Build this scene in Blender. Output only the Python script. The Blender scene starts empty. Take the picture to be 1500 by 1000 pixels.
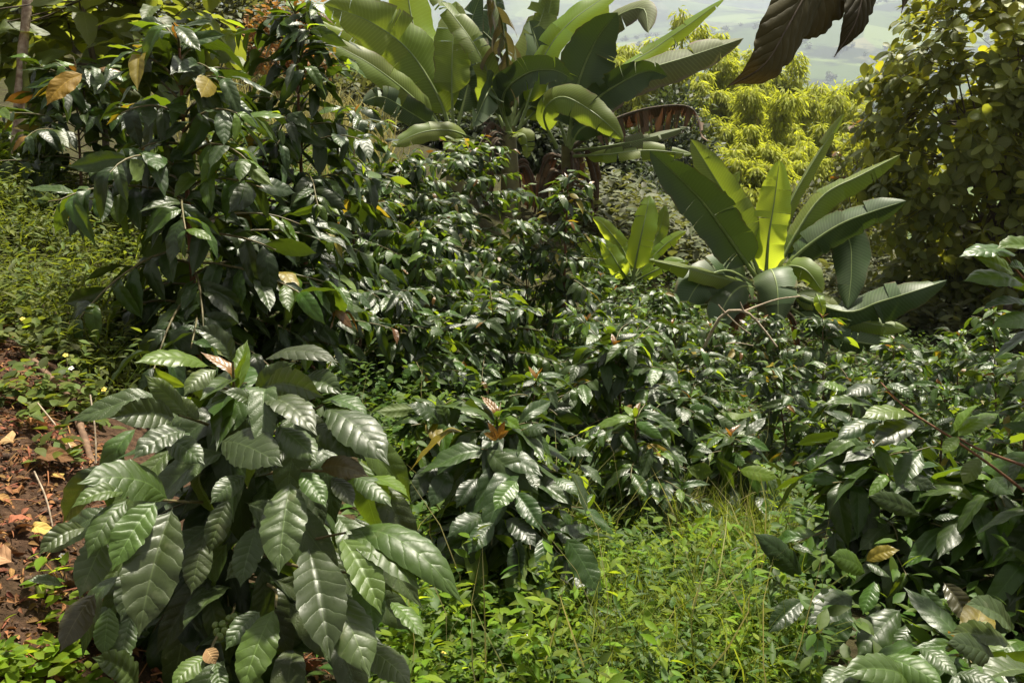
import bpy, math, random
import numpy as np
from mathutils import Vector, Matrix

SC = bpy.context.scene
COL = SC.collection
rng = np.random.default_rng(7)
random.seed(7)
R = math.radians

# ------------------------------------------------------------------ camera
FPX = 1299.0                      # focal length in photo pixels (1500 wide)
PITCH = R(17)
CAM = np.array([0.0, 0.0, 1.3])
FWD = np.array([0, math.cos(PITCH), -math.sin(PITCH)])
UPV = np.array([0, math.sin(PITCH), math.cos(PITCH)])
RGT = np.array([1.0, 0, 0])
cd = bpy.data.cameras.new('camera')
cam = bpy.data.objects.new('camera', cd)
COL.objects.link(cam)
cam.location = CAM
cam.rotation_euler = (math.pi / 2 - PITCH, 0, 0)
cd.sensor_width = 36
cd.lens = 36 * FPX / 1500
cd.clip_start = 0.05
cd.clip_end = 12000
SC.camera = cam

# ------------------------------------------------------------------ world and sun
SUN_EL, SUN_AZ = R(67), R(30)     # azimuth from +Y towards +X
w = bpy.data.worlds.new('World')
SC.world = w
w.use_nodes = True
wn = w.node_tree
wn.nodes.clear()
wo = wn.nodes.new('ShaderNodeOutputWorld')
wb = wn.nodes.new('ShaderNodeBackground')
ws = wn.nodes.new('ShaderNodeTexSky')
ws.sky_type = 'NISHITA'
ws.sun_disc = False
ws.sun_elevation = SUN_EL
ws.sun_rotation = SUN_AZ
ws.dust_density = 3.0
ws.air_density = 1.0
wb.inputs['Strength'].default_value = 0.058
wh = wn.nodes.new('ShaderNodeHueSaturation')      # thin bright cloud washes the blue out of the sky
wh.inputs['Saturation'].default_value = 0.12
wn.links.new(ws.outputs[0], wh.inputs['Color'])
wt = wn.nodes.new('ShaderNodeMix')                  # warm white balance of the photograph
wt.data_type, wt.blend_type = 'RGBA', 'MULTIPLY'
wt.inputs[0].default_value = 1
wt.inputs[7].default_value = (1.0, .965, .86, 1)
wn.links.new(wh.outputs[0], wt.inputs[6])
wn.links.new(wt.outputs[2], wb.inputs['Color'])
wn.links.new(wb.outputs[0], wo.inputs['Surface'])
sl = bpy.data.lights.new('sun', 'SUN')
sl.energy = 5.0
sl.angle = R(4)
sl.color = (1.0, 0.93, 0.78)
sun = bpy.data.objects.new('sun', sl)
COL.objects.link(sun)
sd = Vector((math.sin(SUN_AZ) * math.cos(SUN_EL), math.cos(SUN_AZ) * math.cos(SUN_EL), math.sin(SUN_EL)))
sun.rotation_euler = sd.to_track_quat('Z', 'Y').to_euler()
sun.location = sd * 50
SC.view_settings.view_transform = 'Standard'
SC.view_settings.look = 'None'
SC.view_settings.gamma = 1
SC.view_settings.use_curve_mapping = False
SC.view_settings.exposure = 1.25
cy = SC.cycles
cy.max_bounces = 7
cy.diffuse_bounces = 3
cy.glossy_bounces = 2
cy.transmission_bounces = 5
cy.volume_bounces = 1
cy.transparent_max_bounces = 6
cy.caustics_reflective = False
cy.caustics_refractive = False
cy.sample_clamp_indirect = 4.0


# ------------------------------------------------------------------ helpers
def W3(px, py, d):
    return CAM + RGT * ((px - 750) / FPX * d) + UPV * (-(py - 500) / FPX * d) + FWD * d


def PIX(P):
    q = np.asarray(P) - CAM
    d = q @ FWD
    dd = np.where(np.abs(d) < 1e-6, 1e-6, d)
    return 750 + FPX * (q @ RGT) / dd, 500 - FPX * (q @ UPV) / dd, d


def nrm(v):
    v = np.asarray(v, float)
    return v / np.maximum(np.linalg.norm(v, axis=-1, keepdims=True), 1e-9)


def tag(o, label=None, cat=None, group=None, kind=None):
    if label: o['label'] = label
    if cat: o['category'] = cat
    if group: o['group'] = group
    if kind: o['kind'] = kind
    return o


def link(o, parent=None):
    COL.objects.link(o)
    if parent is not None:
        o.parent = parent
    return o


def empty(name, loc, label, cat, group=None):
    o = bpy.data.objects.new(name, None)
    o.empty_display_size = 0.1
    o.location = loc
    link(o)
    return tag(o, label, cat, group)


def np_mesh(name, V, F, UV=None, mats=(), midx=None, smooth=True):
    """V (n,3); F (m,k) with one k (3 or 4); UV (n,2) per vertex"""
    me = bpy.data.meshes.new(name)
    V = np.ascontiguousarray(V, dtype=np.float32)
    F = np.ascontiguousarray(F, dtype=np.int32)
    m, k = F.shape
    me.vertices.add(len(V))
    me.vertices.foreach_set('co', V.ravel())
    me.loops.add(m * k)
    me.loops.foreach_set('vertex_index', F.ravel())
    me.polygons.add(m)
    me.polygons.foreach_set('loop_start', np.arange(0, m * k, k, dtype=np.int32))
    me.polygons.foreach_set('loop_total', np.full(m, k, dtype=np.int32))
    if smooth:
        me.polygons.foreach_set('use_smooth', np.ones(m, dtype=bool))
    for mt in mats:
        me.materials.append(mt)
    if midx is not None:
        me.polygons.foreach_set('material_index', np.ascontiguousarray(midx, dtype=np.int32))
    if UV is not None:
        uv = me.uv_layers.new(name='UVMap')
        uv.data.foreach_set('uv', np.ascontiguousarray(np.asarray(UV, dtype=np.float32)[F.ravel()]).ravel())
    me.update(calc_edges=True)
    me.validate()
    return me


def grid_faces(nr, nc, off=0):
    i, j = np.meshgrid(np.arange(nr - 1), np.arange(nc - 1), indexing='ij')
    a = (i * nc + j).ravel() + off
    return np.stack([a, a + 1, a + nc + 1, a + nc], 1)


def crom(P, n):
    """n points on a Catmull-Rom curve through P"""
    P = np.asarray(P, float)
    if len(P) == 2:
        t = np.linspace(0, 1, n)[:, None]
        return P[0] * (1 - t) + P[1] * t
    Q = np.vstack([2 * P[0] - P[1], P, 2 * P[-1] - P[-2]])
    s = np.linspace(0, len(P) - 1 - 1e-9, n)
    i = s.astype(int)
    t = (s - i)[:, None]
    p0, p1, p2, p3 = Q[i], Q[i + 1], Q[i + 2], Q[i + 3]
    return 0.5 * (2 * p1 + (p2 - p0) * t + (2 * p0 - 5 * p1 + 4 * p2 - p3) * t ** 2 + (3 * p1 - p0 - 3 * p2 + p3) * t ** 3)


def tube(P, rad, sides=6):
    P = np.asarray(P, float)
    n = len(P)
    rad = np.broadcast_to(np.asarray(rad, float), (n,))
    T = nrm(np.gradient(P, axis=0))
    ref = np.array([0.3, 0.2, 1.0]) if abs(T[:, 2]).mean() < 0.8 else np.array([1.0, 0.1, 0])
    A = nrm(np.cross(T, ref))
    B = np.cross(T, A)
    an = np.linspace(0, 2 * math.pi, sides, endpoint=False)
    V = P[:, None] + rad[:, None, None] * (np.cos(an)[None, :, None] * A[:, None] + np.sin(an)[None, :, None] * B[:, None])
    V = V.reshape(-1, 3)
    F = []
    i, j = np.meshgrid(np.arange(n - 1), np.arange(sides), indexing='ij')
    a = i * sides + j
    b = i * sides + (j + 1) % sides
    F = np.stack([a, b, b + sides, a + sides], -1).reshape(-1, 4)
    uv = np.stack([np.tile(an / 6.28, n), np.repeat(np.linspace(0, 1, n), sides)], 1)
    return V, F, uv


def cat_meshes(parts):
    Vs, Fs, Us, o = [], [], [], 0
    for V, F, U in parts:
        Vs.append(V); Fs.append(F + o); Us.append(U); o += len(V)
    return np.vstack(Vs), np.vstack(Fs), np.vstack(Us)


def scatter(tV, tF, tU, M, pos):
    """copies of a template mesh; M (n,3,3) with columns x,y,z, pos (n,3)"""
    n, k = len(pos), len(tV)
    V = np.einsum('nij,kj->nki', M, tV) + pos[:, None]
    F = tF[None] + (np.arange(n) * k)[:, None, None]
    return V.reshape(-1, 3), F.reshape(-1, tF.shape[1]), np.tile(tU, (n, 1))


def frames(d, nref, L, wid=None, thick=None):
    """matrices with Y along d, Z near nref, scaled by L"""
    d = nrm(d)
    x = nrm(np.cross(d, nref))
    z = np.cross(x, d)
    wid = L if wid is None else wid
    return np.stack([x * wid[:, None], d * L[:, None], z * (L if thick is None else thick)[:, None]], 2)


# ------------------------------------------------------------------ terrain height
CP = [(-350, 1000, 1.3), (0, 1000, 1.5), (0, 700, 1.9), (0, 480, 2.7), (0, 300, 3.8), (-300, 420, 3.2), (200, 560, 3.1), (300, 590, 3.1),
      (340, 1010, 1.85), (750, 1000, 2.0), (1130, 1000, 2.05), (1450, 1000, 2.15), (1900, 1000, 2.2), (600, 760, 2.9), (1000, 850, 2.85),
      (1000, 765, 3.5), (860, 750, 3.6), (430, 540, 4.0), (760, 510, 7.0), (1170, 730, 5.0), (1130, 540, 9.0), (1450, 740, 5.6), (1400, 560, 8),
      (680, 285, 10.5), (850, 310, 11), (480, 275, 8), (350, 115, 14), (0, 170, 7), (-300, 150, 7), (1700, 640, 7.5), (1100, 450, 20), (1100, 425, 40),
      (800, 330, 25), (300, 60, 30), (1600, 480, 22), (-600, 0, 25), (300, 60, 48), (800, 250, 48), (1500, 420, 45), (2200, 420, 40)]
cpw = np.array([W3(*c) for c in CP] + [np.array([0, -4, 0.05]), np.array([-4, -4, .6]), np.array([4, -4, -.4]), np.array([-8, 4, 1.9]), np.array([0, .6, .05])])


def _u(r2):
    return np.where(r2 > 1e-12, r2 * np.log(np.maximum(r2, 1e-12)), 0) * 0.5


def _tps(X, z, lam):
    n = len(X)
    K = _u(((X[:, None] - X[None]) ** 2).sum(-1)) + lam * np.eye(n)
    Pm = np.hstack([np.ones((n, 1)), X])
    A = np.zeros((n + 3, n + 3))
    A[:n, :n] = K; A[:n, n:] = Pm; A[n:, :n] = Pm.T
    return np.linalg.solve(A, np.concatenate([z, np.zeros(3)]))


TW = _tps(cpw[:, :2], cpw[:, 2], 0.25)


def sn(x, y, s, ph=0.0):
    return np.sin(x * s + 1.7 * ph + 1.3 * np.sin(y * s * .7 + ph)) * np.cos(y * s * 1.1 - ph + .9 * np.sin(x * s * .8))


def H(x, y):
    x = np.asarray(x, float); y = np.asarray(y, float)
    sh = x.shape
    X = np.stack([x.ravel(), y.ravel()], 1)
    Xc = np.stack([np.clip(X[:, 0], -30, 40), np.clip(X[:, 1], -5, 48)], 1)
    r2 = ((Xc[:, None] - cpw[None, :, :2]) ** 2).sum(-1)
    z = _u(r2) @ TW[:-3] + TW[-3] + Xc @ TW[-2:]
    X0, Y0 = X[:, 0], X[:, 1]
    z = z + .018 * sn(X0, Y0, 7.0) + .009 * sn(X0, Y0, 19.0, 2.0)
    r = np.hypot(X0, Y0)
    far = -26 + 6 * sn(X0, Y0, .006, 1.) + np.clip(r - 1250, 0, None) * .135 + np.clip(r - 900, 0, 400) * .03 * sn(X0, Y0, .004, 3.)
    far = far + np.clip((r - 1300) / 900, 0, 1) * 45 * sn(X0, Y0, .0035, 5.)
    k = np.clip((r - 42) / 130, 0, 1)
    k = k * k * (3 - 2 * k)
    return (z * (1 - k) + far * k).reshape(sh)


def ground(px, d):
    """ground point below/above pixel column px at depth d"""
    x = (px - 750) / FPX * d
    y = d / math.cos(PITCH)
    for _ in range(6):
        z = float(H(np.array([x]), np.array([y]))[0])
        # forward depth of (x,y,z) must be d
        y = (d + (z - CAM[2]) * math.sin(PITCH)) / math.cos(PITCH)
    return np.array([x, y, z])


# ------------------------------------------------------------------ materials
def new_mat(name):
    m = bpy.data.materials.new(name)
    m.use_nodes = True
    nt = m.node_tree
    nt.nodes.clear()
    return m, nt


def nd(nt, typ, **kw):
    n = nt.nodes.new(typ)
    for k, v in kw.items():
        setattr(n, k, v)
    return n


def math_n(nt, op, a, b=None, clamp=False):
    n = nd(nt, 'ShaderNodeMath', operation=op, use_clamp=clamp)
    for i, v in enumerate((a, b)):
        if v is None: continue
        if isinstance(v, (int, float)):
            n.inputs[i].default_value = v
        else:
            nt.links.new(v, n.inputs[i])
    return n.outputs[0]


def mixc(nt, f, a, b, bt='MIX'):
    n = nd(nt, 'ShaderNodeMix', data_type='RGBA', blend_type=bt)
    for sock, v in ((n.inputs[0], f), (n.inputs[6], a), (n.inputs[7], b)):
        if isinstance(v, (int, float)):
            sock.default_value = v
        elif isinstance(v, tuple):
            sock.default_value = (*v, 1) if len(v) == 3 else v
        else:
            nt.links.new(v, sock)
    return n.outputs[2]


def rand_out(nt):
    oi = nd(nt, 'ShaderNodeObjectInfo')
    ge = nd(nt, 'ShaderNodeNewGeometry')
    return math_n(nt, 'FRACT', math_n(nt, 'ADD', oi.outputs['Random'], ge.outputs['Random Per Island'])), ge


def leaf_mat(name, front, back, rough=.38, spec=.5, trans=.22, tcol=None, veins=0, vcol=None, bump=.0, var=.35, hue=.03,
             blotch=None, blotch_amt=0.0, rough_back=.6, edge=None, edge_amt=0.0, vsharp=6.0, nscale=60.0, slant=.9, midw=.022):
    m, nt = new_mat(name)
    L = nt.links
    rnd, ge = rand_out(nt)
    tc = nd(nt, 'ShaderNodeTexCoord')
    uv = nd(nt, 'ShaderNodeUVMap')
    sx = nd(nt, 'ShaderNodeSeparateXYZ')
    L.new(uv.outputs[0], sx.inputs[0])
    au = math_n(nt, 'ABSOLUTE', math_n(nt, 'SUBTRACT', sx.outputs[0], .5))
    noise = nd(nt, 'ShaderNodeTexNoise')
    noise.inputs['Scale'].default_value = nscale
    noise.inputs['Detail'].default_value = 4
    L.new(tc.outputs['Object'], noise.inputs['Vector'])
    hsv = nd(nt, 'ShaderNodeHueSaturation')
    L.new(math_n(nt, 'ADD', math_n(nt, 'MULTIPLY', math_n(nt, 'SUBTRACT', rnd, .5), hue), .5), hsv.inputs['Hue'])
    r2 = math_n(nt, 'FRACT', math_n(nt, 'MULTIPLY', rnd, 13.7))
    L.new(math_n(nt, 'ADD', math_n(nt, 'MULTIPLY', r2, var * 2), 1 - var), hsv.inputs['Value'])
    base = front
    fr = mixc(nt, math_n(nt, 'MULTIPLY', noise.outputs[0], .7), front, tuple(c * .62 for c in front))
    vein = None
    if veins:
        wob = math_n(nt, 'MULTIPLY', math_n(nt, 'SUBTRACT', noise.outputs[0], .5), .5 if veins < 20 else .2)
        ph = math_n(nt, 'ADD', wob, math_n(nt, 'SUBTRACT', math_n(nt, 'MULTIPLY', sx.outputs[1], veins), math_n(nt, 'MULTIPLY', au, veins * slant * .5)))
        s = math_n(nt, 'ABSOLUTE', math_n(nt, 'SINE', math_n(nt, 'MULTIPLY', ph, math.pi)))   # 0 on veins
        vein = math_n(nt, 'SUBTRACT', 1, math_n(nt, 'MULTIPLY', s, vsharp), clamp=True)
        vcol = vcol or tuple(min(1, c * 1.9 + .015) for c in front)
        fr = mixc(nt, math_n(nt, 'MULTIPLY', vein, .45), fr, vcol)
        mid = math_n(nt, 'SUBTRACT', 1, math_n(nt, 'MULTIPLY', au, 1 / midw), clamp=True)
        fr = mixc(nt, math_n(nt, 'MULTIPLY', mid, .8), fr, vcol)
    if blotch:
        n2 = nd(nt, 'ShaderNodeTexNoise')
        n2.inputs['Scale'].default_value = nscale * .35
        n2.inputs['Detail'].default_value = 5
        L.new(tc.outputs['Object'], n2.inputs['Vector'])
        f = math_n(nt, 'MULTIPLY', math_n(nt, 'SUBTRACT', n2.outputs[0], 1 - blotch_amt), 9, clamp=True)
        fr = mixc(nt, f, fr, blotch)
    if edge:
        f = math_n(nt, 'MULTIPLY', math_n(nt, 'SUBTRACT', math_n(nt, 'ADD', au, math_n(nt, 'MULTIPLY', noise.outputs[0], .22)), .62 - edge_amt), 12, clamp=True)
        fr = mixc(nt, f, fr, edge)
    L.new(fr, hsv.inputs['Color'])
    hb = nd(nt, 'ShaderNodeHueSaturation')
    hb.inputs['Color'].default_value = (*back, 1)
    L.new(math_n(nt, 'ADD', math_n(nt, 'MULTIPLY', r2, var), 1 - var * .5), hb.inputs['Value'])
    bk = hb.outputs[0]
    if vein is not None:
        bk = mixc(nt, math_n(nt, 'MULTIPLY', vein, .4), bk, tuple(min(1, c * 1.5) for c in back))
    if edge:
        bk = mixc(nt, f, bk, edge)
    col = mixc(nt, ge.outputs['Backfacing'], hsv.outputs[0], bk)
    p = nd(nt, 'ShaderNodeBsdfPrincipled')
    L.new(col, p.inputs['Base Color'])
    rr = math_n(nt, 'ADD', math_n(nt, 'MULTIPLY', noise.outputs[0], .22), rough - .11)
    rm = nd(nt, 'ShaderNodeMix', data_type='FLOAT')
    L.new(ge.outputs['Backfacing'], rm.inputs[0])
    L.new(rr, rm.inputs[2])
    rm.inputs[3].default_value = rough_back
    L.new(rm.outputs[0], p.inputs['Roughness'])
    p.inputs['Specular IOR Level'].default_value = spec
    if bump and veins:
        b = nd(nt, 'ShaderNodeBump')
        b.inputs['Strength'].default_value = bump
        b.inputs['Distance'].default_value = .004
        hgt = math_n(nt, 'ADD', math_n(nt, 'POWER', s, .5), math_n(nt, 'MULTIPLY', noise.outputs[0], .35))
        L.new(hgt, b.inputs['Height'])
        L.new(b.outputs[0], p.inputs['Normal'])
    t = nd(nt, 'ShaderNodeBsdfTranslucent')
    tcol = tcol or tuple(c * 2.2 for c in front)
    ht = nd(nt, 'ShaderNodeHueSaturation')
    ht.inputs['Color'].default_value = (*tcol, 1)
    L.new(math_n(nt, 'ADD', math_n(nt, 'MULTIPLY', r2, var * 2), 1 - var), ht.inputs['Value'])
    tc2 = ht.outputs[0]
    if edge:
        tc2 = mixc(nt, f, tc2, tuple(c * .5 for c in edge))
    L.new(tc2, t.inputs['Color'])
    mx = nd(nt, 'ShaderNodeMixShader')
    mx.inputs[0].default_value = trans
    L.new(p.outputs[0], mx.inputs[1])
    L.new(t.outputs[0], mx.inputs[2])
    o = nd(nt, 'ShaderNodeOutputMaterial')
    L.new(mx.outputs[0], o.inputs[0])
    return m


def bark_mat(name, c1, c2, scale=30, rough=.85):
    m, nt = new_mat(name)
    L = nt.links
    tc = nd(nt, 'ShaderNodeTexCoord')
    n = nd(nt, 'ShaderNodeTexNoise')
    n.inputs['Scale'].default_value = scale
    n.inputs['Detail'].default_value = 6
    L.new(tc.outputs['Object'], n.inputs['Vector'])
    cr = nd(nt, 'ShaderNodeValToRGB')
    cr.color_ramp.elements[0].position = .35
    cr.color_ramp.elements[1].position = .68
    cr.color_ramp.elements[0].color = (*c1, 1)
    cr.color_ramp.elements[1].color = (*c2, 1)
    L.new(n.outputs[0], cr.inputs[0])
    p = nd(nt, 'ShaderNodeBsdfPrincipled')
    L.new(cr.outputs[0], p.inputs['Base Color'])
    p.inputs['Roughness'].default_value = rough
    b = nd(nt, 'ShaderNodeBump')
    b.inputs['Strength'].default_value = .5
    b.inputs['Distance'].default_value = .006
    L.new(n.outputs[0], b.inputs['Height'])
    L.new(b.outputs[0], p.inputs['Normal'])
    o = nd(nt, 'ShaderNodeOutputMaterial')
    L.new(p.outputs[0], o.inputs[0])
    return m


M = {}
CV = dict(veins=9, bump=.2, slant=.54)
M['coffee'] = leaf_mat('coffee_leaf', (.024, .047, .008), (.070, .105, .016), rough=.41, spec=.42, trans=.15, tcol=(.13, .20, .010), var=.45, blotch=(.07, .085, .03), blotch_amt=.36, **CV)
M['coffee_mid'] = leaf_mat('coffee_leaf_fresh', (.040, .080, .009), (.09, .14, .018), rough=.37, spec=.40, trans=.24, tcol=(.22, .33, .013), var=.4, **CV)
FV = dict(veins=9, bump=.3, slant=.54)
M['coffee_front'] = leaf_mat('coffee_leaf_dusty', (.042, .066, .015), (.085, .12, .022), rough=.45, spec=.55, trans=.14, tcol=(.14, .20, .012), var=.38, blotch=(.10, .115, .055), blotch_amt=.38, **FV)
M['front_mid'] = leaf_mat('coffee_leaf_front_fresh', (.058, .100, .016), (.10, .15, .022), rough=.45, spec=.45, trans=.22, tcol=(.22, .32, .015), var=.3, blotch=(.10, .13, .045), blotch_amt=.33, **FV)
M['coffee_young'] = leaf_mat('coffee_leaf_young', (.085, .145, .014), (.13, .19, .02), rough=.4, spec=.45, trans=.38, tcol=(.38, .50, .02), **CV)
M['coffee_bronze'] = leaf_mat('coffee_leaf_bronze', (.17, .085, .018), (.17, .10, .03), rough=.32, spec=.55, trans=.28, tcol=(.40, .18, .02), **CV)
M['coffee_yellow'] = leaf_mat('coffee_leaf_yellow', (.22, .17, .02), (.24, .19, .03), rough=.45, spec=.4, trans=.3, tcol=(.5, .36, .02), blotch=(.12, .05, .01), blotch_amt=.36, **CV)
M['coffee_brown'] = leaf_mat('coffee_leaf_olive', (.055, .050, .018), (.085, .075, .03), rough=.36, spec=.5, trans=.12, tcol=(.2, .13, .02), **CV)
M['obovate'] = leaf_mat('tree_leaf', (.125, .148, .036), (.16, .18, .055), rough=.52, spec=.32, trans=.32, tcol=(.44, .46, .035), veins=7, bump=.15)
M['obovate_sunlit'] = leaf_mat('tree_leaf_sunlit', (.19, .22, .022), (.22, .25, .04), rough=.42, spec=.4, trans=.4, tcol=(.62, .58, .03), veins=7, bump=.15)  # yellower copy of the tree leaf; sunlight on the crown put into its colour
M['broad'] = leaf_mat('broad_leaf', (.085, .115, .030), (.13, .15, .055), rough=.5, spec=.35, trans=.35, tcol=(.36, .40, .035), veins=8, bump=.2)
M['broad_yellow'] = leaf_mat('broad_leaf_yellow', (.42, .24, .025), (.42, .26, .04), rough=.55, spec=.3, trans=.3, tcol=(.6, .3, .02), veins=8, bump=.2, blotch=(.2, .08, .01), blotch_amt=.35)
BV = dict(veins=46, vsharp=1.6, slant=.25, midw=.03, nscale=7.0, var=.16)
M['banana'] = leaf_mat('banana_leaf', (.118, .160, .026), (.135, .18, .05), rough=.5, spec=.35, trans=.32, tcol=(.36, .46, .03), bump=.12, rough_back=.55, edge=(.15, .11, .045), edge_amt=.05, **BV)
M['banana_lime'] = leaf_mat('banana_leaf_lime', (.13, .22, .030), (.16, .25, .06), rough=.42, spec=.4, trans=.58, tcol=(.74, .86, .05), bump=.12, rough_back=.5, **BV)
M['banana_dark'] = leaf_mat('banana_leaf_shaded', (.042, .072, .020), (.050, .078, .030), rough=.5, spec=.35, trans=.06, tcol=(.14, .22, .02), bump=.12, rough_back=.6, edge=(.12, .085, .04), edge_amt=.05, **BV)  # darker copy of the banana leaf; shade on unlit leaves put into the colour
M['banana_dry'] = leaf_mat('banana_leaf_drying', (.10, .125, .05), (.19, .17, .12), rough=.6, spec=.25, trans=.15, tcol=(.24, .2, .05), bump=.12, rough_back=.7,
                           edge=(.17, .135, .11), edge_amt=.10, **BV)
M['banana_dead'] = leaf_mat('banana_leaf_dead', (.080, .052, .034), (.15, .11, .08), rough=.8, spec=.15, trans=.1, tcol=(.2, .08, .03), bump=.2, rough_back=.8, blotch=(.24, .17, .11), blotch_amt=.42, **BV)
M['deadleaf'] = leaf_mat('hanging_dead_leaf', (.052, .044, .016), (.060, .050, .020), rough=.75, spec=.2, trans=.06, tcol=(.14, .09, .02), veins=11, bump=.6, blotch=(.10, .08, .035), blotch_amt=.36, nscale=40)
M['litter'] = leaf_mat('dry_fallen_leaf', (.23, .105, .042), (.26, .15, .075), rough=.75, spec=.2, trans=.1, tcol=(.3, .12, .04), veins=7, bump=.3, var=.45, hue=.06, blotch=(.08, .04, .02), blotch_amt=.4)
M['litter_tan'] = leaf_mat('tan_fallen_leaf', (.40, .25, .12), (.42, .27, .14), rough=.75, spec=.2, trans=.1, tcol=(.4, .2, .07), veins=7, bump=.3, var=.2, blotch=(.22, .11, .05), blotch_amt=.4)
M['litter_yellow'] = leaf_mat('yellow_fallen_leaf', (.48, .33, .09), (.5, .35, .12), rough=.7, spec=.2, trans=.15, tcol=(.5, .3, .05), veins=7, bump=.3, var=.15, blotch=(.25, .13, .04), blotch_amt=.36)
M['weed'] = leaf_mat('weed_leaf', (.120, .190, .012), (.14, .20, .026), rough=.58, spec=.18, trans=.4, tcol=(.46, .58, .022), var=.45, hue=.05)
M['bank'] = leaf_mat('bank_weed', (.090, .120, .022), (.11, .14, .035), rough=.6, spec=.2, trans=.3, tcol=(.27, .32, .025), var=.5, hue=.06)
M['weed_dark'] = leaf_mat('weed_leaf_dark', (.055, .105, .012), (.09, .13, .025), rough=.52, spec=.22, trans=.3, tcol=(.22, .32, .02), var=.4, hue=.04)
M['grass'] = leaf_mat('grass_blade', (.120, .155, .024), (.14, .17, .035), rough=.6, spec=.16, trans=.35, tcol=(.36, .42, .03), var=.35, hue=.06)
M['drygrass'] = leaf_mat('dry_grass_blade', (.27, .25, .10), (.28, .26, .12), rough=.65, spec=.2, trans=.3, tcol=(.45, .4, .12), var=.3, hue=.05)
M['bamboo'] = leaf_mat('bamboo_leaf', (.27, .30, .034), (.29, .31, .05), rough=.65, spec=.15, trans=.4, tcol=(.60, .64, .04), var=.3, hue=.025)
M['fartree'] = leaf_mat('distant_leaf', (.095, .110, .045), (.12, .13, .065), rough=.6, spec=.25, trans=.25, tcol=(.24, .25, .05), var=.4, hue=.05)
M['fartree_dark'] = leaf_mat('distant_leaf_dark', (.045, .062, .026), (.065, .08, .04), rough=.55, spec=.3, trans=.2, tcol=(.12, .16, .03), var=.45, hue=.04)
M['orangeshrub'] = leaf_mat('rusty_leaf', (.30, .17, .06), (.32, .2, .09), rough=.6, spec=.2, trans=.3, tcol=(.5, .25, .05), var=.35, hue=.05)
M['stem'] = bark_mat('coffee_stem', (.10, .055, .03), (.20, .12, .07), 60)
M['twig'] = bark_mat('green_twig', (.085, .085, .03), (.16, .12, .05), 60, .6)
M['palebark'] = bark_mat('pale_bark', (.20, .13, .09), (.45, .36, .28), 40)
M['redbark'] = bark_mat('red_bark', (.11, .045, .022), (.24, .11, .055), 40)
M['deadwood'] = bark_mat('dead_wood', (.28, .21, .14), (.48, .40, .30), 50)
M['darkbark'] = bark_mat('dark_bark', (.06, .045, .03), (.13, .10, .07), 30)
M['pseudo'] = bark_mat('banana_stem', (.10, .085, .035), (.17, .16, .06), 9, .6)
M['midrib'] = bark_mat('banana_midrib', (.13, .18, .05), (.20, .25, .08), 14, .5)
M['culm'] = bark_mat('bamboo_culm', (.26, .24, .06), (.36, .32, .1), 3, .5)
M['berry'] = bark_mat('green_berry', (.10, .15, .03), (.16, .21, .05), 90, .35)
M['petal'] = bark_mat('white_petal', (.72, .70, .62), (.80, .78, .72), 60, .7)
M['yellowpetal'] = bark_mat('yellow_petal', (.75, .50, .05), (.8, .6, .1), 60, .7)


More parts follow.
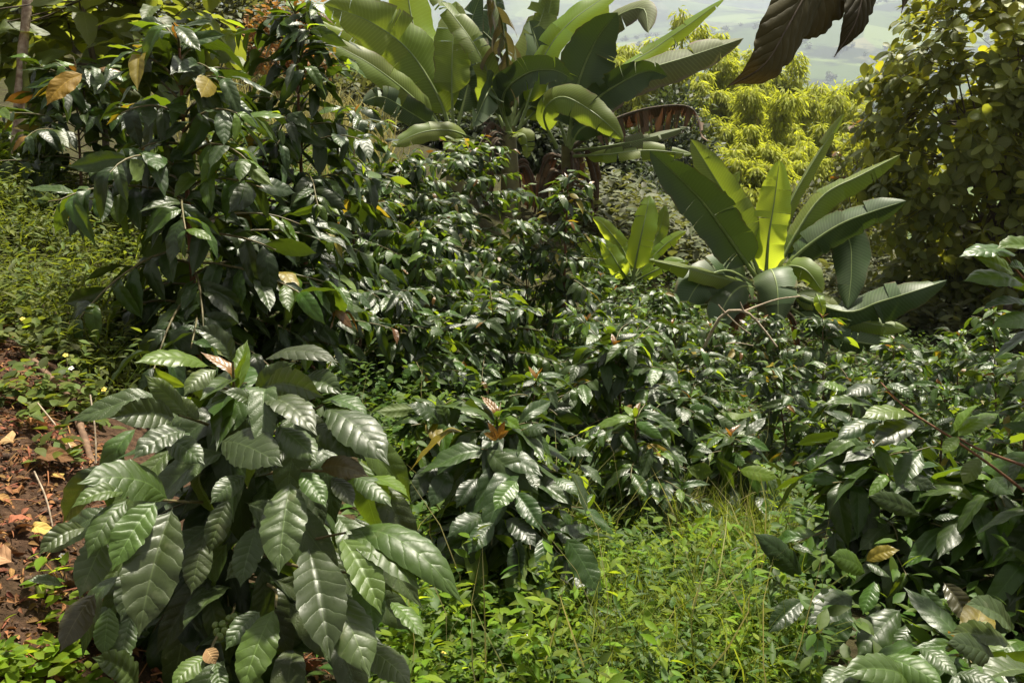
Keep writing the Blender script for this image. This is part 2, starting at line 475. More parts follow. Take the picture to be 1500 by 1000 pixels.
def terrain_mat():
    m, nt = new_mat('ground')
    L = nt.links
    tc = nd(nt, 'ShaderNodeTexCoord')
    pos = tc.outputs['Object']

    def noise(scale, det=5, rough=.6):
        n = nd(nt, 'ShaderNodeTexNoise')
        n.inputs['Scale'].default_value = scale
        n.inputs['Detail'].default_value = det
        n.inputs['Roughness'].default_value = rough
        L.new(pos, n.inputs['Vector'])
        return n.outputs[0]

    def ramp(src, stops):
        r = nd(nt, 'ShaderNodeValToRGB')
        el = r.color_ramp.elements
        el[0].position, el[0].color = stops[0][0], (*stops[0][1], 1)
        el[1].position, el[1].color = stops[-1][0], (*stops[-1][1], 1)
        for p, c in stops[1:-1]:
            e = el.new(p); e.color = (*c, 1)
        L.new(src, r.inputs[0])
        return r.outputs[0]
    soil = ramp(noise(42, 8, .72), [(.3, (.030, .017, .010)), (.5, (.085, .048, .028)), (.62, (.15, .088, .052)), (.75, (.24, .15, .09))])
    soil = mixc(nt, math_n(nt, 'MULTIPLY', noise(5, 3), .5), soil, (.055, .032, .02))
    green = ramp(noise(9, 6, .7), [(.35, (.018, .018, .009)), (.6, (.045, .055, .016)), (.75, (.08, .09, .03))])  # darkened so the colour stands in for shade under the bushes
    sp = nd(nt, 'ShaderNodeSeparateXYZ')
    L.new(pos, sp.inputs[0])
    # soil bank on the near left, greener elsewhere
    f = math_n(nt, 'ADD', math_n(nt, 'MULTIPLY', math_n(nt, 'ADD', sp.outputs[0], .95), 1.6), math_n(nt, 'MULTIPLY', math_n(nt, 'SUBTRACT', noise(3, 3), .5), 1.6), clamp=True)
    far_f = math_n(nt, 'MULTIPLY', math_n(nt, 'SUBTRACT', sp.outputs[1], 2.7), 1.5, clamp=True)
    near = mixc(nt, math_n(nt, 'MAXIMUM', math_n(nt, 'MULTIPLY', f, .7), math_n(nt, 'MULTIPLY', far_f, .8)), soil, green)
    # fields of the far valley
    vo = nd(nt, 'ShaderNodeTexVoronoi')
    vo.inputs['Scale'].default_value = .0085
    mp = nd(nt, 'ShaderNodeMapping')
    mp.inputs['Scale'].default_value = (1, .55, 0)
    L.new(pos, mp.inputs['Vector'])
    L.new(mp.outputs[0], vo.inputs['Vector'])
    sc = nd(nt, 'ShaderNodeSeparateColor')
    L.new(vo.outputs['Color'], sc.inputs[0])
    field = ramp(sc.outputs[0], [(0, (.035, .06, .025)), (.35, (.075, .11, .035)), (.6, (.12, .16, .06)), (.8, (.04, .065, .03)), (1, (.14, .14, .08))])
    wood = math_n(nt, 'MULTIPLY', math_n(nt, 'SUBTRACT', noise(.007, 6, .65), .50), 14, clamp=True)
    field = mixc(nt, wood, field, (.02, .032, .018))
    ff = math_n(nt, 'MULTIPLY', math_n(nt, 'SUBTRACT', sp.outputs[1], 60), .02, clamp=True)
    col = mixc(nt, ff, near, field)
    p = nd(nt, 'ShaderNodeBsdfPrincipled')
    L.new(col, p.inputs['Base Color'])
    p.inputs['Roughness'].default_value = .95
    p.inputs['Specular IOR Level'].default_value = .15
    b = nd(nt, 'ShaderNodeBump')
    b.inputs['Strength'].default_value = .9
    b.inputs['Distance'].default_value = .02
    L.new(noise(55, 8, .75), b.inputs['Height'])
    L.new(b.outputs[0], p.inputs['Normal'])
    o = nd(nt, 'ShaderNodeOutputMaterial')
    L.new(p.outputs[0], o.inputs[0])
    return m


# ------------------------------------------------------------------ ground sheet
def axis(lo, hi, n, s, c):
    a, b = math.asinh((lo - c) / s), math.asinh((hi - c) / s)
    return c + s * np.sinh(np.linspace(a, b, n))


gx = axis(-3200, 3200, 420, 2.2, 0.2)
gy = axis(-300, 4300, 400, 2.5, 2.5)
GX, GY = np.meshgrid(gx, gy)
GZ = np.vstack([H(GX[i:i + 40], GY[i:i + 40]) for i in range(0, len(gy), 40)])
gv = np.stack([GX, GY, GZ], -1).reshape(-1, 3)
tag(link(bpy.data.objects.new('ground', np_mesh('ground', gv, grid_faces(len(gy), len(gx)), None, [terrain_mat()]))), kind='structure')
ZLOW, ZHIGH = GZ.min(), GZ.max()

# air of the valley
hz, hn = new_mat('haze')
pv = nd(hn, 'ShaderNodeVolumePrincipled')
pv.inputs['Density'].default_value = 0.00022
pv.inputs['Color'].default_value = (.74, .80, 1.0, 1)
pv.inputs['Anisotropy'].default_value = .2
ho = nd(hn, 'ShaderNodeOutputMaterial')
hn.links.new(pv.outputs[0], ho.inputs['Volume'])
HB = np.array([[x, y, z] for z in (ZLOW - 1.2, ZHIGH + 15) for y in (-320, 4320) for x in (-3220, 3220)])
HF = np.array([[0, 2, 3, 1], [4, 5, 7, 6], [0, 1, 5, 4], [2, 6, 7, 3], [0, 4, 6, 2], [1, 3, 7, 5]])
tag(link(bpy.data.objects.new('haze', np_mesh('haze', HB, HF, None, [hz], smooth=False))), kind='stuff')


# ------------------------------------------------------------------ leaf shapes
def prof_coffee(t):
    f = np.sin(math.pi * np.clip(t, 0, 1) ** .92) ** .85
    k = np.clip((t - .78) / .22, 0, 1)
    return f ** 1.12 * (1 - .66 * k * k * (3 - 2 * k)) * (1 + .02 * np.sin(t * 47) + .015 * np.sin(t * 83)) * np.clip((t - .03) / .06, 0, 1) + .012


def prof_obovate(t):
    return np.sin(math.pi * np.clip(t, 0, 1) ** 1.45) ** .8 * np.clip((t - .06) / .1, 0, 1) + .015


def prof_broad(t):
    return np.sin(math.pi * np.clip(t, 0, 1) ** .8) ** .75 * np.clip((t - .08) / .06, 0, 1) + .012


def blade(P, Wd, N, nv, nu, fold=.25, quilt=.0, nq=9, wave=.0, prof=prof_coffee, seed=0, cup=0.0, slant=.9, twist=0.0):
    r = np.random.default_rng(seed)
    C = crom(P, nv + 1)
    t = np.linspace(0, 1, nv + 1)
    T = nrm(np.gradient(C, axis=0))
    S = nrm(np.cross(T, N))
    NN = np.cross(S, T)
    tw = twist * (t - .3)[:, None]
    S, NN = S * np.cos(tw) + NN * np.sin(tw), NN * np.cos(tw) - S * np.sin(tw)
    wd = Wd * .5 * prof(t)
    u = np.linspace(-1, 1, nu + 1)
    au = np.abs(u)
    ph = r.uniform(0, 6)
    Y = np.zeros((nv + 1, nu + 1))
    Y += fold * au[None] * wd[:, None]
    Y -= cup * (au[None] ** 2) * wd[:, None]
    if quilt:
        wp = .16 * np.sin(t * 6.28 * r.uniform(1.2, 2.4) + ph) + .10 * np.sin(t * 6.28 * r.uniform(3, 5) + 2 * ph)
        sh = np.where(u > 0, r.uniform(-.25, .25), r.uniform(-.25, .25))
        q = np.abs(np.sin(math.pi * (t[:, None] * nq + wp[:, None] + sh[None] - (au[None] - .3 * au[None] ** 2) * nq * slant * .16)))
        am = .75 + .35 * np.sin(t * 6.28 * r.uniform(.6, 1.6) + 3 * ph)
        Y += quilt * Wd * am[:, None] * (q - .5) * np.clip(wd / (Wd * .5), 0, 1)[:, None] * np.clip(au * 4, 0, 1)[None] * (1 - .45 * au[None] ** 3)
    if wave:
        k1, k2 = r.uniform(3, 5), r.uniform(2.5, 4.5)
        wv = np.where(u[None] > 0, np.sin(t[:, None] * k1 * 6.28 + ph), np.sin(t[:, None] * k2 * 6.28 + ph * 2))
        Y += wave * Wd * wv * au[None] ** 2 * np.clip(wd / (Wd * .5), 0, 1)[:, None]
    cf = math.cos(math.atan(fold))
    V = C[:, None] + S[:, None] * (u[None] * wd[:, None] * cf)[..., None] + NN[:, None] * Y[..., None]
    UV = np.stack(np.broadcast_arrays((u[None] + 1) * .5, t[:, None]), -1)
    return V.reshape(-1, 3), grid_faces(nv + 1, nu + 1), UV.reshape(-1, 2)


SHAPES = {}          # species -> list of {lod: (V,F,UV)}


def make_shapes(sp, n, wr, prof, quilt, nq, wave, bend, fold, cup):
    lst = []
    for i in range(n):
        r = np.random.default_rng(100 * len(SHAPES) + i)
        b = r.uniform(*bend)
        tw = r.normal(0, .05)
        pts = np.array([[0, 0, 0], [tw * .3, .33, .02 + b * .05], [tw, .68, -.25 * b], [tw * 1.2, .98, -.62 * b]])
        fo = r.uniform(*fold)
        tws = r.normal(0, .4)
        lod = {}
        for k, (nv, nu) in enumerate(((30, 10), (18, 6), (7, 4))):
            lod[k] = blade(pts, wr * r.uniform(.9, 1.1) if k == 0 else wr, np.array([0, 0, 1.]), nv, nu, fo, quilt if k < 2 else 0, nq, wave, prof, i, cup, twist=tws)
        lst.append(lod)
    SHAPES[sp] = lst


make_shapes('coffee', 16, .375, prof_coffee, .026, 9, .035, (-.05, .9), (.0, .6), .25)
make_shapes('obovate', 8, .50, prof_obovate, .015, 7, .02, (.0, .45), (.1, .35), .1)
make_shapes('broad', 8, .52, prof_broad, .02, 8, .04, (.1, .6), (.05, .3), .1)
MESHES = {}


def shape_mesh(sp, var, lod, mk):
    key = (sp, var, lod, mk)
    if key not in MESHES:
        V, F, U = SHAPES[sp][var][lod]
        MESHES[key] = np_mesh('leaf', V, F, U, [M[mk]])
    return MESHES[key]


# plants collect their leaves here; leaves that can be seen become parts, the rest one mass
PLANTS = []


class Plant:
    def __init__(s, name, loc, label, cat, group, species):
        s.root = empty(name, loc, label, cat, group)
        s.loc = np.array(loc, float)
        s.sp = species
        s.pos, s.dir, s.nor, s.len, s.wid, s.mk = [], [], [], [], [], []
        PLANTS.append(s)

    def leaf(s, p, d, n, L, mk, wr=1.0):
        s.pos.append(p); s.dir.append(d); s.nor.append(n); s.len.append(L); s.wid.append(wr); s.mk.append(mk)

    def part(s, name, geo, mat, kind=None):
        V, F, U = geo
        o = link(bpy.data.objects.new(name, np_mesh(name, V - s.loc, F, U, [mat])), s.root)
        if kind: o['kind'] = kind
        return o


def realize(cap=300):
    cell = 4.0
    gw, gh = int(1500 / cell), int(1000 / cell)
    zb = np.full(gw * gh, 1e9)
    own = np.full(gw * gh, -1, dtype=np.int64)
    sv = np.linspace(.08, .95, 9)
    su = np.array([-.7, -.35, 0, .35, .7])
    gid = 0
    allr = []
    for p in PLANTS:
        n = len(p.pos)
        if not n:
            p.g0 = gid
            continue
        p.pos = np.array(p.pos); p.dir = nrm(np.array(p.dir)); p.nor = np.array(p.nor); p.len = np.array(p.len); p.wid = np.array(p.wid)
        r = np.random.default_rng(len(allr) + 5)
        p.var = r.integers(0, len(SHAPES[p.sp]), n)
        p.M = frames(p.dir, p.nor, p.len, p.len * p.wid, p.len)
        p.g0 = gid
        prof = np.sin(math.pi * sv) ** .8
        loc = np.stack([np.outer(prof * .22, su), np.repeat(sv[:, None], 5, 1), np.repeat(-.35 * (sv ** 2)[:, None], 5, 1)], -1).reshape(-1, 3)
        Q = np.einsum('nij,kj->nki', p.M, loc) + p.pos[:, None]
        px, py, d = PIX(Q)
        allr.append((gid + np.repeat(np.arange(n), len(loc)), px.ravel(), py.ravel(), d.ravel()))
        gid += n
    ids = np.concatenate([a[0] for a in allr]); px = np.concatenate([a[1] for a in allr]); py = np.concatenate([a[2] for a in allr]); d = np.concatenate([a[3] for a in allr])
    ok = (px >= 0) & (px < 1500) & (py >= 0) & (py < 1000) & (d > .2)
    ids, px, py, d = ids[ok], px[ok], py[ok], d[ok]
    c = (py / cell).astype(int) * gw + (px / cell).astype(int)
    order = np.argsort(-d)
    own[c[order]] = ids[order]
    cnt = np.bincount(own[own >= 0], minlength=gid)
    for p in PLANTS:
        n = len(p.pos)
        if not n: continue
        c = cnt[p.g0:p.g0 + n]
        _, _, dd = PIX(p.pos)
        vis = (c >= 1) & (p.len / np.maximum(dd, .3) * FPX > 14)
        idx = np.argsort(-c)[:cap]
        sel = np.zeros(n, bool)
        sel[idx] = True
        sel &= vis
        for i in np.nonzero(sel)[0]:
            lod = 0 if dd[i] < 3.4 else (1 if dd[i] < 5.2 else 2)
            o = bpy.data.objects.new('leaf', shape_mesh(p.sp, int(p.var[i]), lod, p.mk[i]))
            m = np.eye(4)
            m[:3, :3] = p.M[i]
            m[:3, 3] = p.pos[i] - p.loc
            COL.objects.link(o)
            o.parent = p.root
            o.matrix_local = Matrix(m.tolist())
        rest = np.nonzero(~sel)[0]
        if len(rest):
            mks = sorted(set(p.mk))
            Vs, Fs, Us, Ix, off = [], [], [], [], 0
            mkarr = np.array(p.mk)
            near = dd.mean() < 3.4
            for v in range(len(SHAPES[p.sp])):
                for k, mk in enumerate(mks):
                    s = rest[(p.var[rest] == v) & (mkarr[rest] == mk)]
                    if not len(s): continue
                    tV, tF, tU = SHAPES[p.sp][v][1 if near else 2]
                    V, F, U = scatter(tV, tF, tU, p.M[s], p.pos[s] - p.loc)
                    Vs.append(V); Fs.append(F + off); Us.append(U); Ix.append(np.full(len(F), k)); off += len(V)
            o = link(bpy.data.objects.new('foliage', np_mesh('foliage', np.vstack(Vs), np.vstack(Fs), np.vstack(Us), [M[k] for k in mks], np.concatenate(Ix))), p.root)
            o['kind'] = 'stuff'


# ------------------------------------------------------------------ coffee bushes
BUSH_GROUP = 'coffee bushes of the plantation'


def coffee_bush(label, base_px, d, top, Rpx, leaf=.18, seed=0, nodes=12, low=.12, tipd=None, stem_r=.010, dens=1.0, droop=1.0,
                young=.06, bronze=.03, yellow=.01, mid=.25, shape=.75, bare=.28, stemmat='stem', height=None, azr=None, name='coffee_bush', dead=0.0):
    r = np.random.default_rng(1000 + seed)
    if d > 2.9: leaf, nodes = leaf * (.84 if d < 4.4 else .74), int(nodes * (1.18 if d < 4.4 else 1.32))
    b = ground(base_px, d)
    tp = W3(top[0], top[1], tipd or d)
    hgt = np.linalg.norm(tp - b)
    Rm = Rpx / FPX * d
    p = Plant(name, b, label, 'coffee bush', BUSH_GROUP, 'coffee')
    stem = crom([b - np.array([0, 0, .05]), b * .6 + tp * .4 + r.normal(0, .02, 3), tp], 14)
    p.part('trunk', tube(stem, np.linspace(stem_r, stem_r * .3, 14), 7), M[stemmat])
    az = r.uniform(0, 6.28)
    nodes = int(nodes * 1.45)
    for i in range(nodes):
        t = low + (1 - low) * (i + .5) / nodes
        k = t * 13
        q = stem[int(k)] + (stem[min(13, int(k) + 1)] - stem[int(k)]) * (k - int(k))
        tt = (t - low) / (1 - low)
        ln = Rm * (np.clip((1 - tt), 0.0, 1) ** shape * .86 + .16) * (1 if tt > .2 else .8 + tt)
        az += math.pi / 2 + r.normal(0, .35)
        for side in (0, 1):
            a = az + side * math.pi + r.normal(0, .25)
            L = ln * r.uniform(.75, 1.18)
            el = R(10 + 45 * tt) + r.normal(0, .12)
            nseg = 9
            pts = [q.copy()]
            dirv = np.array([math.cos(a) * math.cos(el), math.sin(a) * math.cos(el), math.sin(el)])
            step = L / nseg
            wob = r.normal(0, .05, 3)
            for s in range(nseg):
                dirv = nrm(dirv + np.array([0, 0, -.10 * droop]) + wob * .4 + r.normal(0, .03, 3))
                pts.append(pts[-1] + dirv * step)
            pts = np.array(pts)
            gz = H(pts[:, 0], pts[:, 1]) + .03
            pts[:, 2] = np.maximum(pts[:, 2], gz)
            rr = max(.0022, stem_r * .33)
            p.part('branch', tube(pts, np.linspace(rr, rr * .45, len(pts)), 5), M['twig'])
            sp = leaf * .30 / dens
            x = L * bare * r.uniform(.5, 1.2) if tt < .85 else L * .1
            flip = 0
            while x < L * 1.001:
                f = x / L * nseg
                j = min(nseg - 1, int(f))
                pos = pts[j] + (pts[j + 1] - pts[j]) * (f - j)
                tg = nrm(pts[j + 1] - pts[j])
                sv = nrm(np.cross(tg, [0, 0, 1.]) + np.array([0, 0, 1e-4]))
                tipf = x / L
                for sg in (-1, 1):
                    if r.random() < .10: continue
                    ang = R(r.uniform(38, 68)) * (1 - .35 * (tipf > .9))
                    dr = droop * (R(r.uniform(-8, 44)) - R(14) * (tipf > .88))
                    hd = tg * math.cos(ang) + sv * sg * math.sin(ang)
                    hd = nrm(hd * math.cos(dr) + np.array([0, 0, -1.]) * math.sin(dr))
                    nn = np.array([0, 0, 1.]) + .42 * r.normal(0, 1, 3) + .25 * tg
                    ll = leaf * r.uniform(.72, 1.15) * (1 - .38 * (tipf > .93))
                    u = r.random()
                    if tipf > .92 and u < .45: mk = 'coffee_young' if u < .33 else 'coffee_bronze' if u < .33 + bronze * 3 else 'coffee_mid'
                    elif u < yellow: mk = 'coffee_yellow'
                    elif u < yellow + dead: mk = 'coffee_brown'
                    elif u < yellow + dead + young: mk = 'coffee_young'
                    elif u < yellow + dead + young + mid * 1.5: mk = 'coffee_mid'
                    else: mk = 'coffee'
                    p.leaf(pos, hd, nn, ll, mk, r.uniform(.85, 1.15))
                x += sp * r.uniform(.75, 1.3)
                flip += 1
    # leaves at the tip of the stem
    for k in range(3):
        a0 = r.uniform(0, 6.28)
        for s in range(2):
            a = a0 + s * math.pi
            e = R(20 + 22 * k)
            hd = np.array([math.cos(a) * math.cos(e), math.sin(a) * math.cos(e), math.sin(e)])
            mk = 'coffee_bronze' if (k == 2 and r.random() < .3 + bronze * 8) else ('coffee_young' if k > 0 and r.random() < .6 else 'coffee_mid')
            p.leaf(stem[-1] - np.array([0, 0, .02 * (2 - k)]), hd, np.array([-math.cos(a) * .6, -math.sin(a) * .6, 1.]), leaf * (.9 - .22 * k), mk)
    return p


def hero_leaf(root, loc, spec, mats=None, quilt=.042, name='leaf', dflt=(1.62, 1.5), seed=0):
    """one leaf of its own shape: (base px, tip px, width px, base depth, tip depth, tilt, arch, material)"""
    bx, by, tx, ty, wpx, d0, d1, tilt, arch, mk = spec
    if d0 < 1.9: mk = {'coffee': 'coffee_front', 'coffee_mid': 'front_mid'}.get(mk, mk)
    r = np.random.default_rng(seed + int(bx * 7 + by * 13))
    A, B = W3(bx, by, d0), W3(tx, ty, d1)
    ax = nrm(B - A)
    L = np.linalg.norm(B - A)
    mid = (A + B) / 2
    v = nrm(CAM - mid)
    vp = nrm(v - ax * (v @ ax))
    bb = nrm(np.cross(ax, vp))
    if bb[2] < 0: bb = -bb
    N = vp * math.cos(tilt) + bb * math.sin(tilt)
    fac = max(.5, math.cos(tilt))
    Wm = min(wpx / FPX * (d0 + d1) / 2 / fac, .46 * L if prof_limit else 9)
    up = np.array([0, 0, 1.])
    off = (up - ax * (up @ ax)) * arch * L + N * .02 * L
    pts = np.array([A, A * .66 + B * .34 + off * .9, A * .3 + B * .7 + off * .8, B])
    V, F, U = blade(pts, Wm, N, 34, 12, r.uniform(.0, .5), quilt * r.uniform(.5, 1.3), int(r.integers(8, 12)), r.uniform(.02, .05), prof_coffee, int(r.integers(1e6)), r.uniform(.05, .4), twist=r.normal(0, .35))
    C_ = np.repeat(crom(pts, 35), 13, 0)
    tt_, uu_ = U[:, 1], np.abs(U[:, 0] - .5) * 2
    f1, f2, p1 = r.uniform(11, 17), r.uniform(19, 29), r.uniform(0, 6.28)
    bite = .30 * np.clip(np.sin(tt_ * f1 * 2 + p1) + np.sin(tt_ * f2 * 2 + 2 * p1) - 1.35, 0, 1) * ((U[:, 0] < .5) == (r.random() < .5)) + .025 * np.sin(tt_ * f2 * 3 + p1)
    V = C_ + (V - C_) * (1 - bite * uu_ ** 2)[:, None]
    return link(bpy.data.objects.new(name, np_mesh(name, V - loc, F, U, [M[mk]])), root)


prof_limit = True

# the bush in front: every big leaf set out one by one
fb = ground(345, 1.85)
front = coffee_bush('large-leaved young coffee bush in front, beside the leaf-strewn soil bank', 345, 1.85, (345, 560), 150, leaf=.18, seed=3, nodes=11, low=.2,
                    tipd=1.72, stem_r=.011, dens=.75, droop=1.3, bronze=.0, young=.03, mid=.2, bare=.2)
HL = [
    (341, 532, 283, 480, 52, 1.66, 1.62, .5, .22, 'coffee'), (308, 537, 197, 531, 24, 1.62, 1.52, 1.0, .10, 'coffee_young'),
    (318, 541, 269, 580, 50, 1.60, 1.54, .5, .12, 'coffee'), (374, 596, 326, 574, 38, 1.58, 1.54, .7, .12, 'coffee'),
    (258, 612, 160, 612, 62, 1.57, 1.47, .25, .06, 'coffee'), (276, 612, 212, 549, 30, 1.60, 1.57, .6, .02, 'coffee_mid'),
    (292, 616, 256, 578, 42, 1.62, 1.62, .0, .0, 'coffee'), (274, 630, 194, 673, 44, 1.55, 1.47, .6, .10, 'coffee'),
    (248, 732, 113, 708, 58, 1.50, 1.38, .55, .16, 'coffee_mid'), (184, 720, 104, 744, 30, 1.42, 1.36, .6, .12, 'coffee_mid'),
    (186, 731, 128, 818, 40, 1.41, 1.34, .35, .10, 'coffee_mid'), (166, 769, 116, 876, 50, 1.42, 1.36, .2, .05, 'coffee'),
    (229, 733, 164, 836, 56, 1.40, 1.33, .3, .06, 'coffee_mid'), (253, 743, 203, 933, 88, 1.42, 1.32, .25, .07, 'coffee'),
    (210, 812, 177, 910, 66, 1.45, 1.39, .2, .05, 'coffee'), (126, 772, 56, 813, 36, 1.48, 1.42, .4, .12, 'coffee'),
    (92, 858, 40, 850, 24, 1.45, 1.42, .8, .08, 'coffee'), (140, 868, 88, 955, 44, 1.44, 1.38, .2, .08, 'coffee_brown'),
    (160, 888, 152, 962, 38, 1.48, 1.43, .1, .04, 'coffee_mid'), (192, 900, 174, 980, 52, 1.50, 1.45, .0, .04, 'coffee'),
    (202, 1008, 134, 962, 46, 1.48, 1.40, .5, .15, 'coffee'),
    (386, 527, 496, 531, 22, 1.66, 1.58, 1.05, .10, 'coffee'), (374, 577, 433, 531, 46, 1.70, 1.68, .3, .06, 'coffee'),
    (388, 566, 475, 582, 52, 1.62, 1.52, .0, .08, 'coffee'), (438, 560, 502, 578, 36, 1.62, 1.55, .7, .10, 'coffee'),
    (470, 588, 541, 614, 32, 1.60, 1.55, 1.0, .14, 'coffee_mid'), (388, 584, 465, 638, 40, 1.56, 1.47, .7, .12, 'coffee'),
    (358, 614, 424, 612, 28, 1.58, 1.53, .9, .05, 'coffee'), (474, 596, 570, 681, 56, 1.56, 1.46, .55, .08, 'coffee'),
    (458, 622, 536, 674, 46, 1.58, 1.50, .5, .06, 'coffee'), (404, 624, 464, 677, 44, 1.53, 1.46, .5, .06, 'coffee'),
    (322, 646, 414, 683, 62, 1.54, 1.44, .3, .06, 'coffee'), (468, 684, 541, 698, 36, 1.52, 1.46, .0, .08, 'coffee_brown'),
    (486, 698, 518, 742, 28, 1.50, 1.46, .4, .08, 'coffee'), (518, 698, 574, 742, 46, 1.56, 1.50, .6, .10, 'coffee'),
    (538, 700, 599, 728, 24, 1.58, 1.52, 1.0, .08, 'coffee_young'), (440, 690, 478, 743, 50, 1.48, 1.43, .3, .06, 'coffee_mid'),
    (426, 704, 408, 842, 76, 1.48, 1.38, .25, .05, 'coffee'), (376, 770, 352, 860, 52, 1.52, 1.46, .1, .05, 'coffee'),
    (452, 800, 484, 968, 80, 1.44, 1.32, .2, .06, 'coffee'), (484, 858, 542, 992, 66, 1.42, 1.33, .3, .06, 'coffee'),
    (506, 775, 680, 886, 52, 1.50, 1.40, .55, .17, 'coffee_mid'), (506, 782, 616, 864, 46, 1.48, 1.40, .6, .12, 'coffee_mid'),
    (500, 786, 559, 900, 50, 1.45, 1.37, .4, .07, 'coffee_mid'), (532, 826, 549, 930, 48, 1.50, 1.42, .1, .05, 'coffee_mid'),
    (572, 880, 622, 936, 26, 1.52, 1.46, .8, .06, 'coffee_mid'), (402, 890, 354, 1014, 58, 1.42, 1.34, .35, .05, 'coffee_mid'),
    (382, 894, 330, 952, 46, 1.46, 1.40, .3, .08, 'coffee'), (306, 960, 250, 1008, 50, 1.42, 1.36, .5, .10, 'coffee_mid'),
    (316, 968, 326, 1022, 32, 1.42, 1.38, .2, .03, 'coffee_mid'), (530, 946, 604, 1004, 46, 1.46, 1.40, .4, .08, 'coffee'),
    (360, 696, 308, 738, 48, 1.50, 1.44, .2, .06, 'coffee'), (334, 730, 306, 812, 44, 1.56, 1.52, .0, .04, 'coffee'),
    (390, 800, 330, 850, 40, 1.56, 1.50, .1, .06, 'coffee'), (300, 780, 280, 870, 50, 1.60, 1.55, .0, .04, 'coffee'),
    (420, 660, 372, 700, 40, 1.55, 1.50, .2, .06, 'coffee'), (240, 640, 300, 680, 40, 1.58, 1.54, .2, .06, 'coffee'),
]
for i, s in enumerate(HL):
    hero_leaf(front.root, front.loc, s, seed=i)
rf = np.random.default_rng(17)
for k in range(95):
    a, q = rf.uniform(0, 6.28), rf.uniform(0, 1) ** .5
    x, y = 345 + 215 * q * math.cos(a), 770 + 215 * q * math.sin(a)
    pz = W3(x, y, rf.uniform(1.58, 1.85))
    if pz[2] < H(pz[0:1], pz[1:2])[0] + .06: continue
    front.leaf(pz, np.array([math.cos(a) * .8 + rf.normal(0, .3), rf.normal(-.3, .4), -.55 + .5 * rf.normal()]), np.array([rf.normal(0, .3), -.5, 1.0]), rf.uniform(.13, .2), 'coffee_front' if rf.random() < .75 else 'front_mid')
for (x, y, d) in ((318, 925, 1.5), (326, 914, 1.51), (329, 924, 1.5), (322, 932, 1.49), (336, 906, 1.52), (343, 903, 1.52), (316, 916, 1.51)):
    c = W3(x, y, d)
    la = np.linspace(-1.45, 1.45, 7)
    V, F, U = tube(c + np.stack([np.zeros(7), np.zeros(7), .0078 * np.sin(la)], 1), .0066 * np.cos(la), 8)
    front.part('berry', (V, F, U), M['berry'])
front.part('branch', tube(crom([W3(345, 880, 1.75), W3(340, 900, 1.58), W3(316, 935, 1.48), W3(308, 958, 1.44)], 8), .0025, 5), M['twig'])
for (a, b2, c2) in (((350, 720, 1.78), (300, 735, 1.62), (186, 728, 1.42)), ((352, 760, 1.78), (430, 790, 1.6), (506, 780, 1.47)), ((346, 640, 1.75), (300, 620, 1.66), (262, 608, 1.58)),
                    ((346, 650, 1.75), (410, 630, 1.64), (474, 592, 1.57)), ((350, 700, 1.77), (420, 690, 1.6), (500, 690, 1.52)), ((352, 800, 1.78), (440, 830, 1.6), (535, 840, 1.5)),
                    ((344, 600, 1.74), (342, 560, 1.69), (341, 530, 1.66)), ((352, 840, 1.78), (400, 860, 1.6), (404, 890, 1.44))):
    front.part('branch', tube(crom([W3(*a), W3(*b2), W3(*c2)], 9), np.linspace(.0042, .002, 9), 5), M['twig'])

# other bushes, near to far
coffee_bush('tall dark coffee tree on the left with drooping branches and a bare reddish lower stem', 300, 3.05, (262, 60), 225, leaf=.20, seed=11, nodes=15, low=.30, stem_r=.016, droop=1.15,
            mid=.14, young=.02, bronze=.01, yellow=.035, stemmat='redbark', shape=.5, bare=.22, dens=.95)
coffee_bush('slim dark coffee tree whose upright leader rises left of the banana clump', 462, 3.6, (432, 12), 160, leaf=.165, seed=12, nodes=18, low=.28, stem_r=.013, droop=1.0,
            mid=.14, young=.03, bronze=.03, yellow=.02, stemmat='redbark', shape=.55)
coffee_bush('shaded coffee bush filling the space between the tall dark tree and the slim tree', 395, 3.5, (385, 215), 150, leaf=.19, seed=91, nodes=10, low=.2, mid=.15, yellow=.03, shape=.4, stemmat='redbark')
coffee_bush('leafy dark coffee bush at the left edge behind the leaning pale trunk', 120, 4.2, (110, 110), 190, leaf=.17, seed=13, nodes=12, low=.3, mid=.2, yellow=.02)
coffee_bush('compact coffee bush in the middle with a bronze tuft at its top, above the weeds', 726, 2.5, (728, 616), 175, leaf=.18, seed=21, nodes=11, low=.24, stem_r=.010, droop=1.2,
            mid=.12, young=.02, bronze=.06, shape=.6, dens=.95)
coffee_bush('low dark coffee bush just left of the bronze-tufted bush', 622, 3.1, (640, 596), 80, leaf=.17, seed=22, nodes=7, low=.4, mid=.2, droop=1.0)
coffee_bush('broad dark coffee bush in the centre with orange shoots on top', 900, 4.05, (900, 508), 205, leaf=.175, seed=23, nodes=13, low=.12, mid=.25, bronze=.06, young=.05, shape=.5)
coffee_bush('coffee bush right of the centre, its skirts above the grass', 1000, 3.85, (1010, 585), 125, leaf=.165, seed=24, nodes=10, low=.15, mid=.3, young=.05)
coffee_bush('low dark coffee bush at the upper edge of the grassy clearing', 935, 3.35, (930, 612), 115, leaf=.175, seed=92, nodes=9, low=.15, mid=.15, bronze=.03, shape=.45)
coffee_bush('small coffee bush at the right end of the grassy clearing\'s upper edge', 1075, 3.6, (1070, 640), 80, leaf=.17, seed=93, nodes=8, low=.15, mid=.2, shape=.45)
coffee_bush('small coffee bush behind the bronze-tufted bush', 790, 3.7, (785, 555), 110, leaf=.165, seed=25, nodes=9, low=.15, mid=.2, bronze=.05)
coffee_bush('coffee bush with pale shining top leaves over a dark hollow', 725, 5.0, (722, 458), 130, leaf=.165, seed=26, nodes=11, low=.35, mid=.35, young=.06, shape=.4)
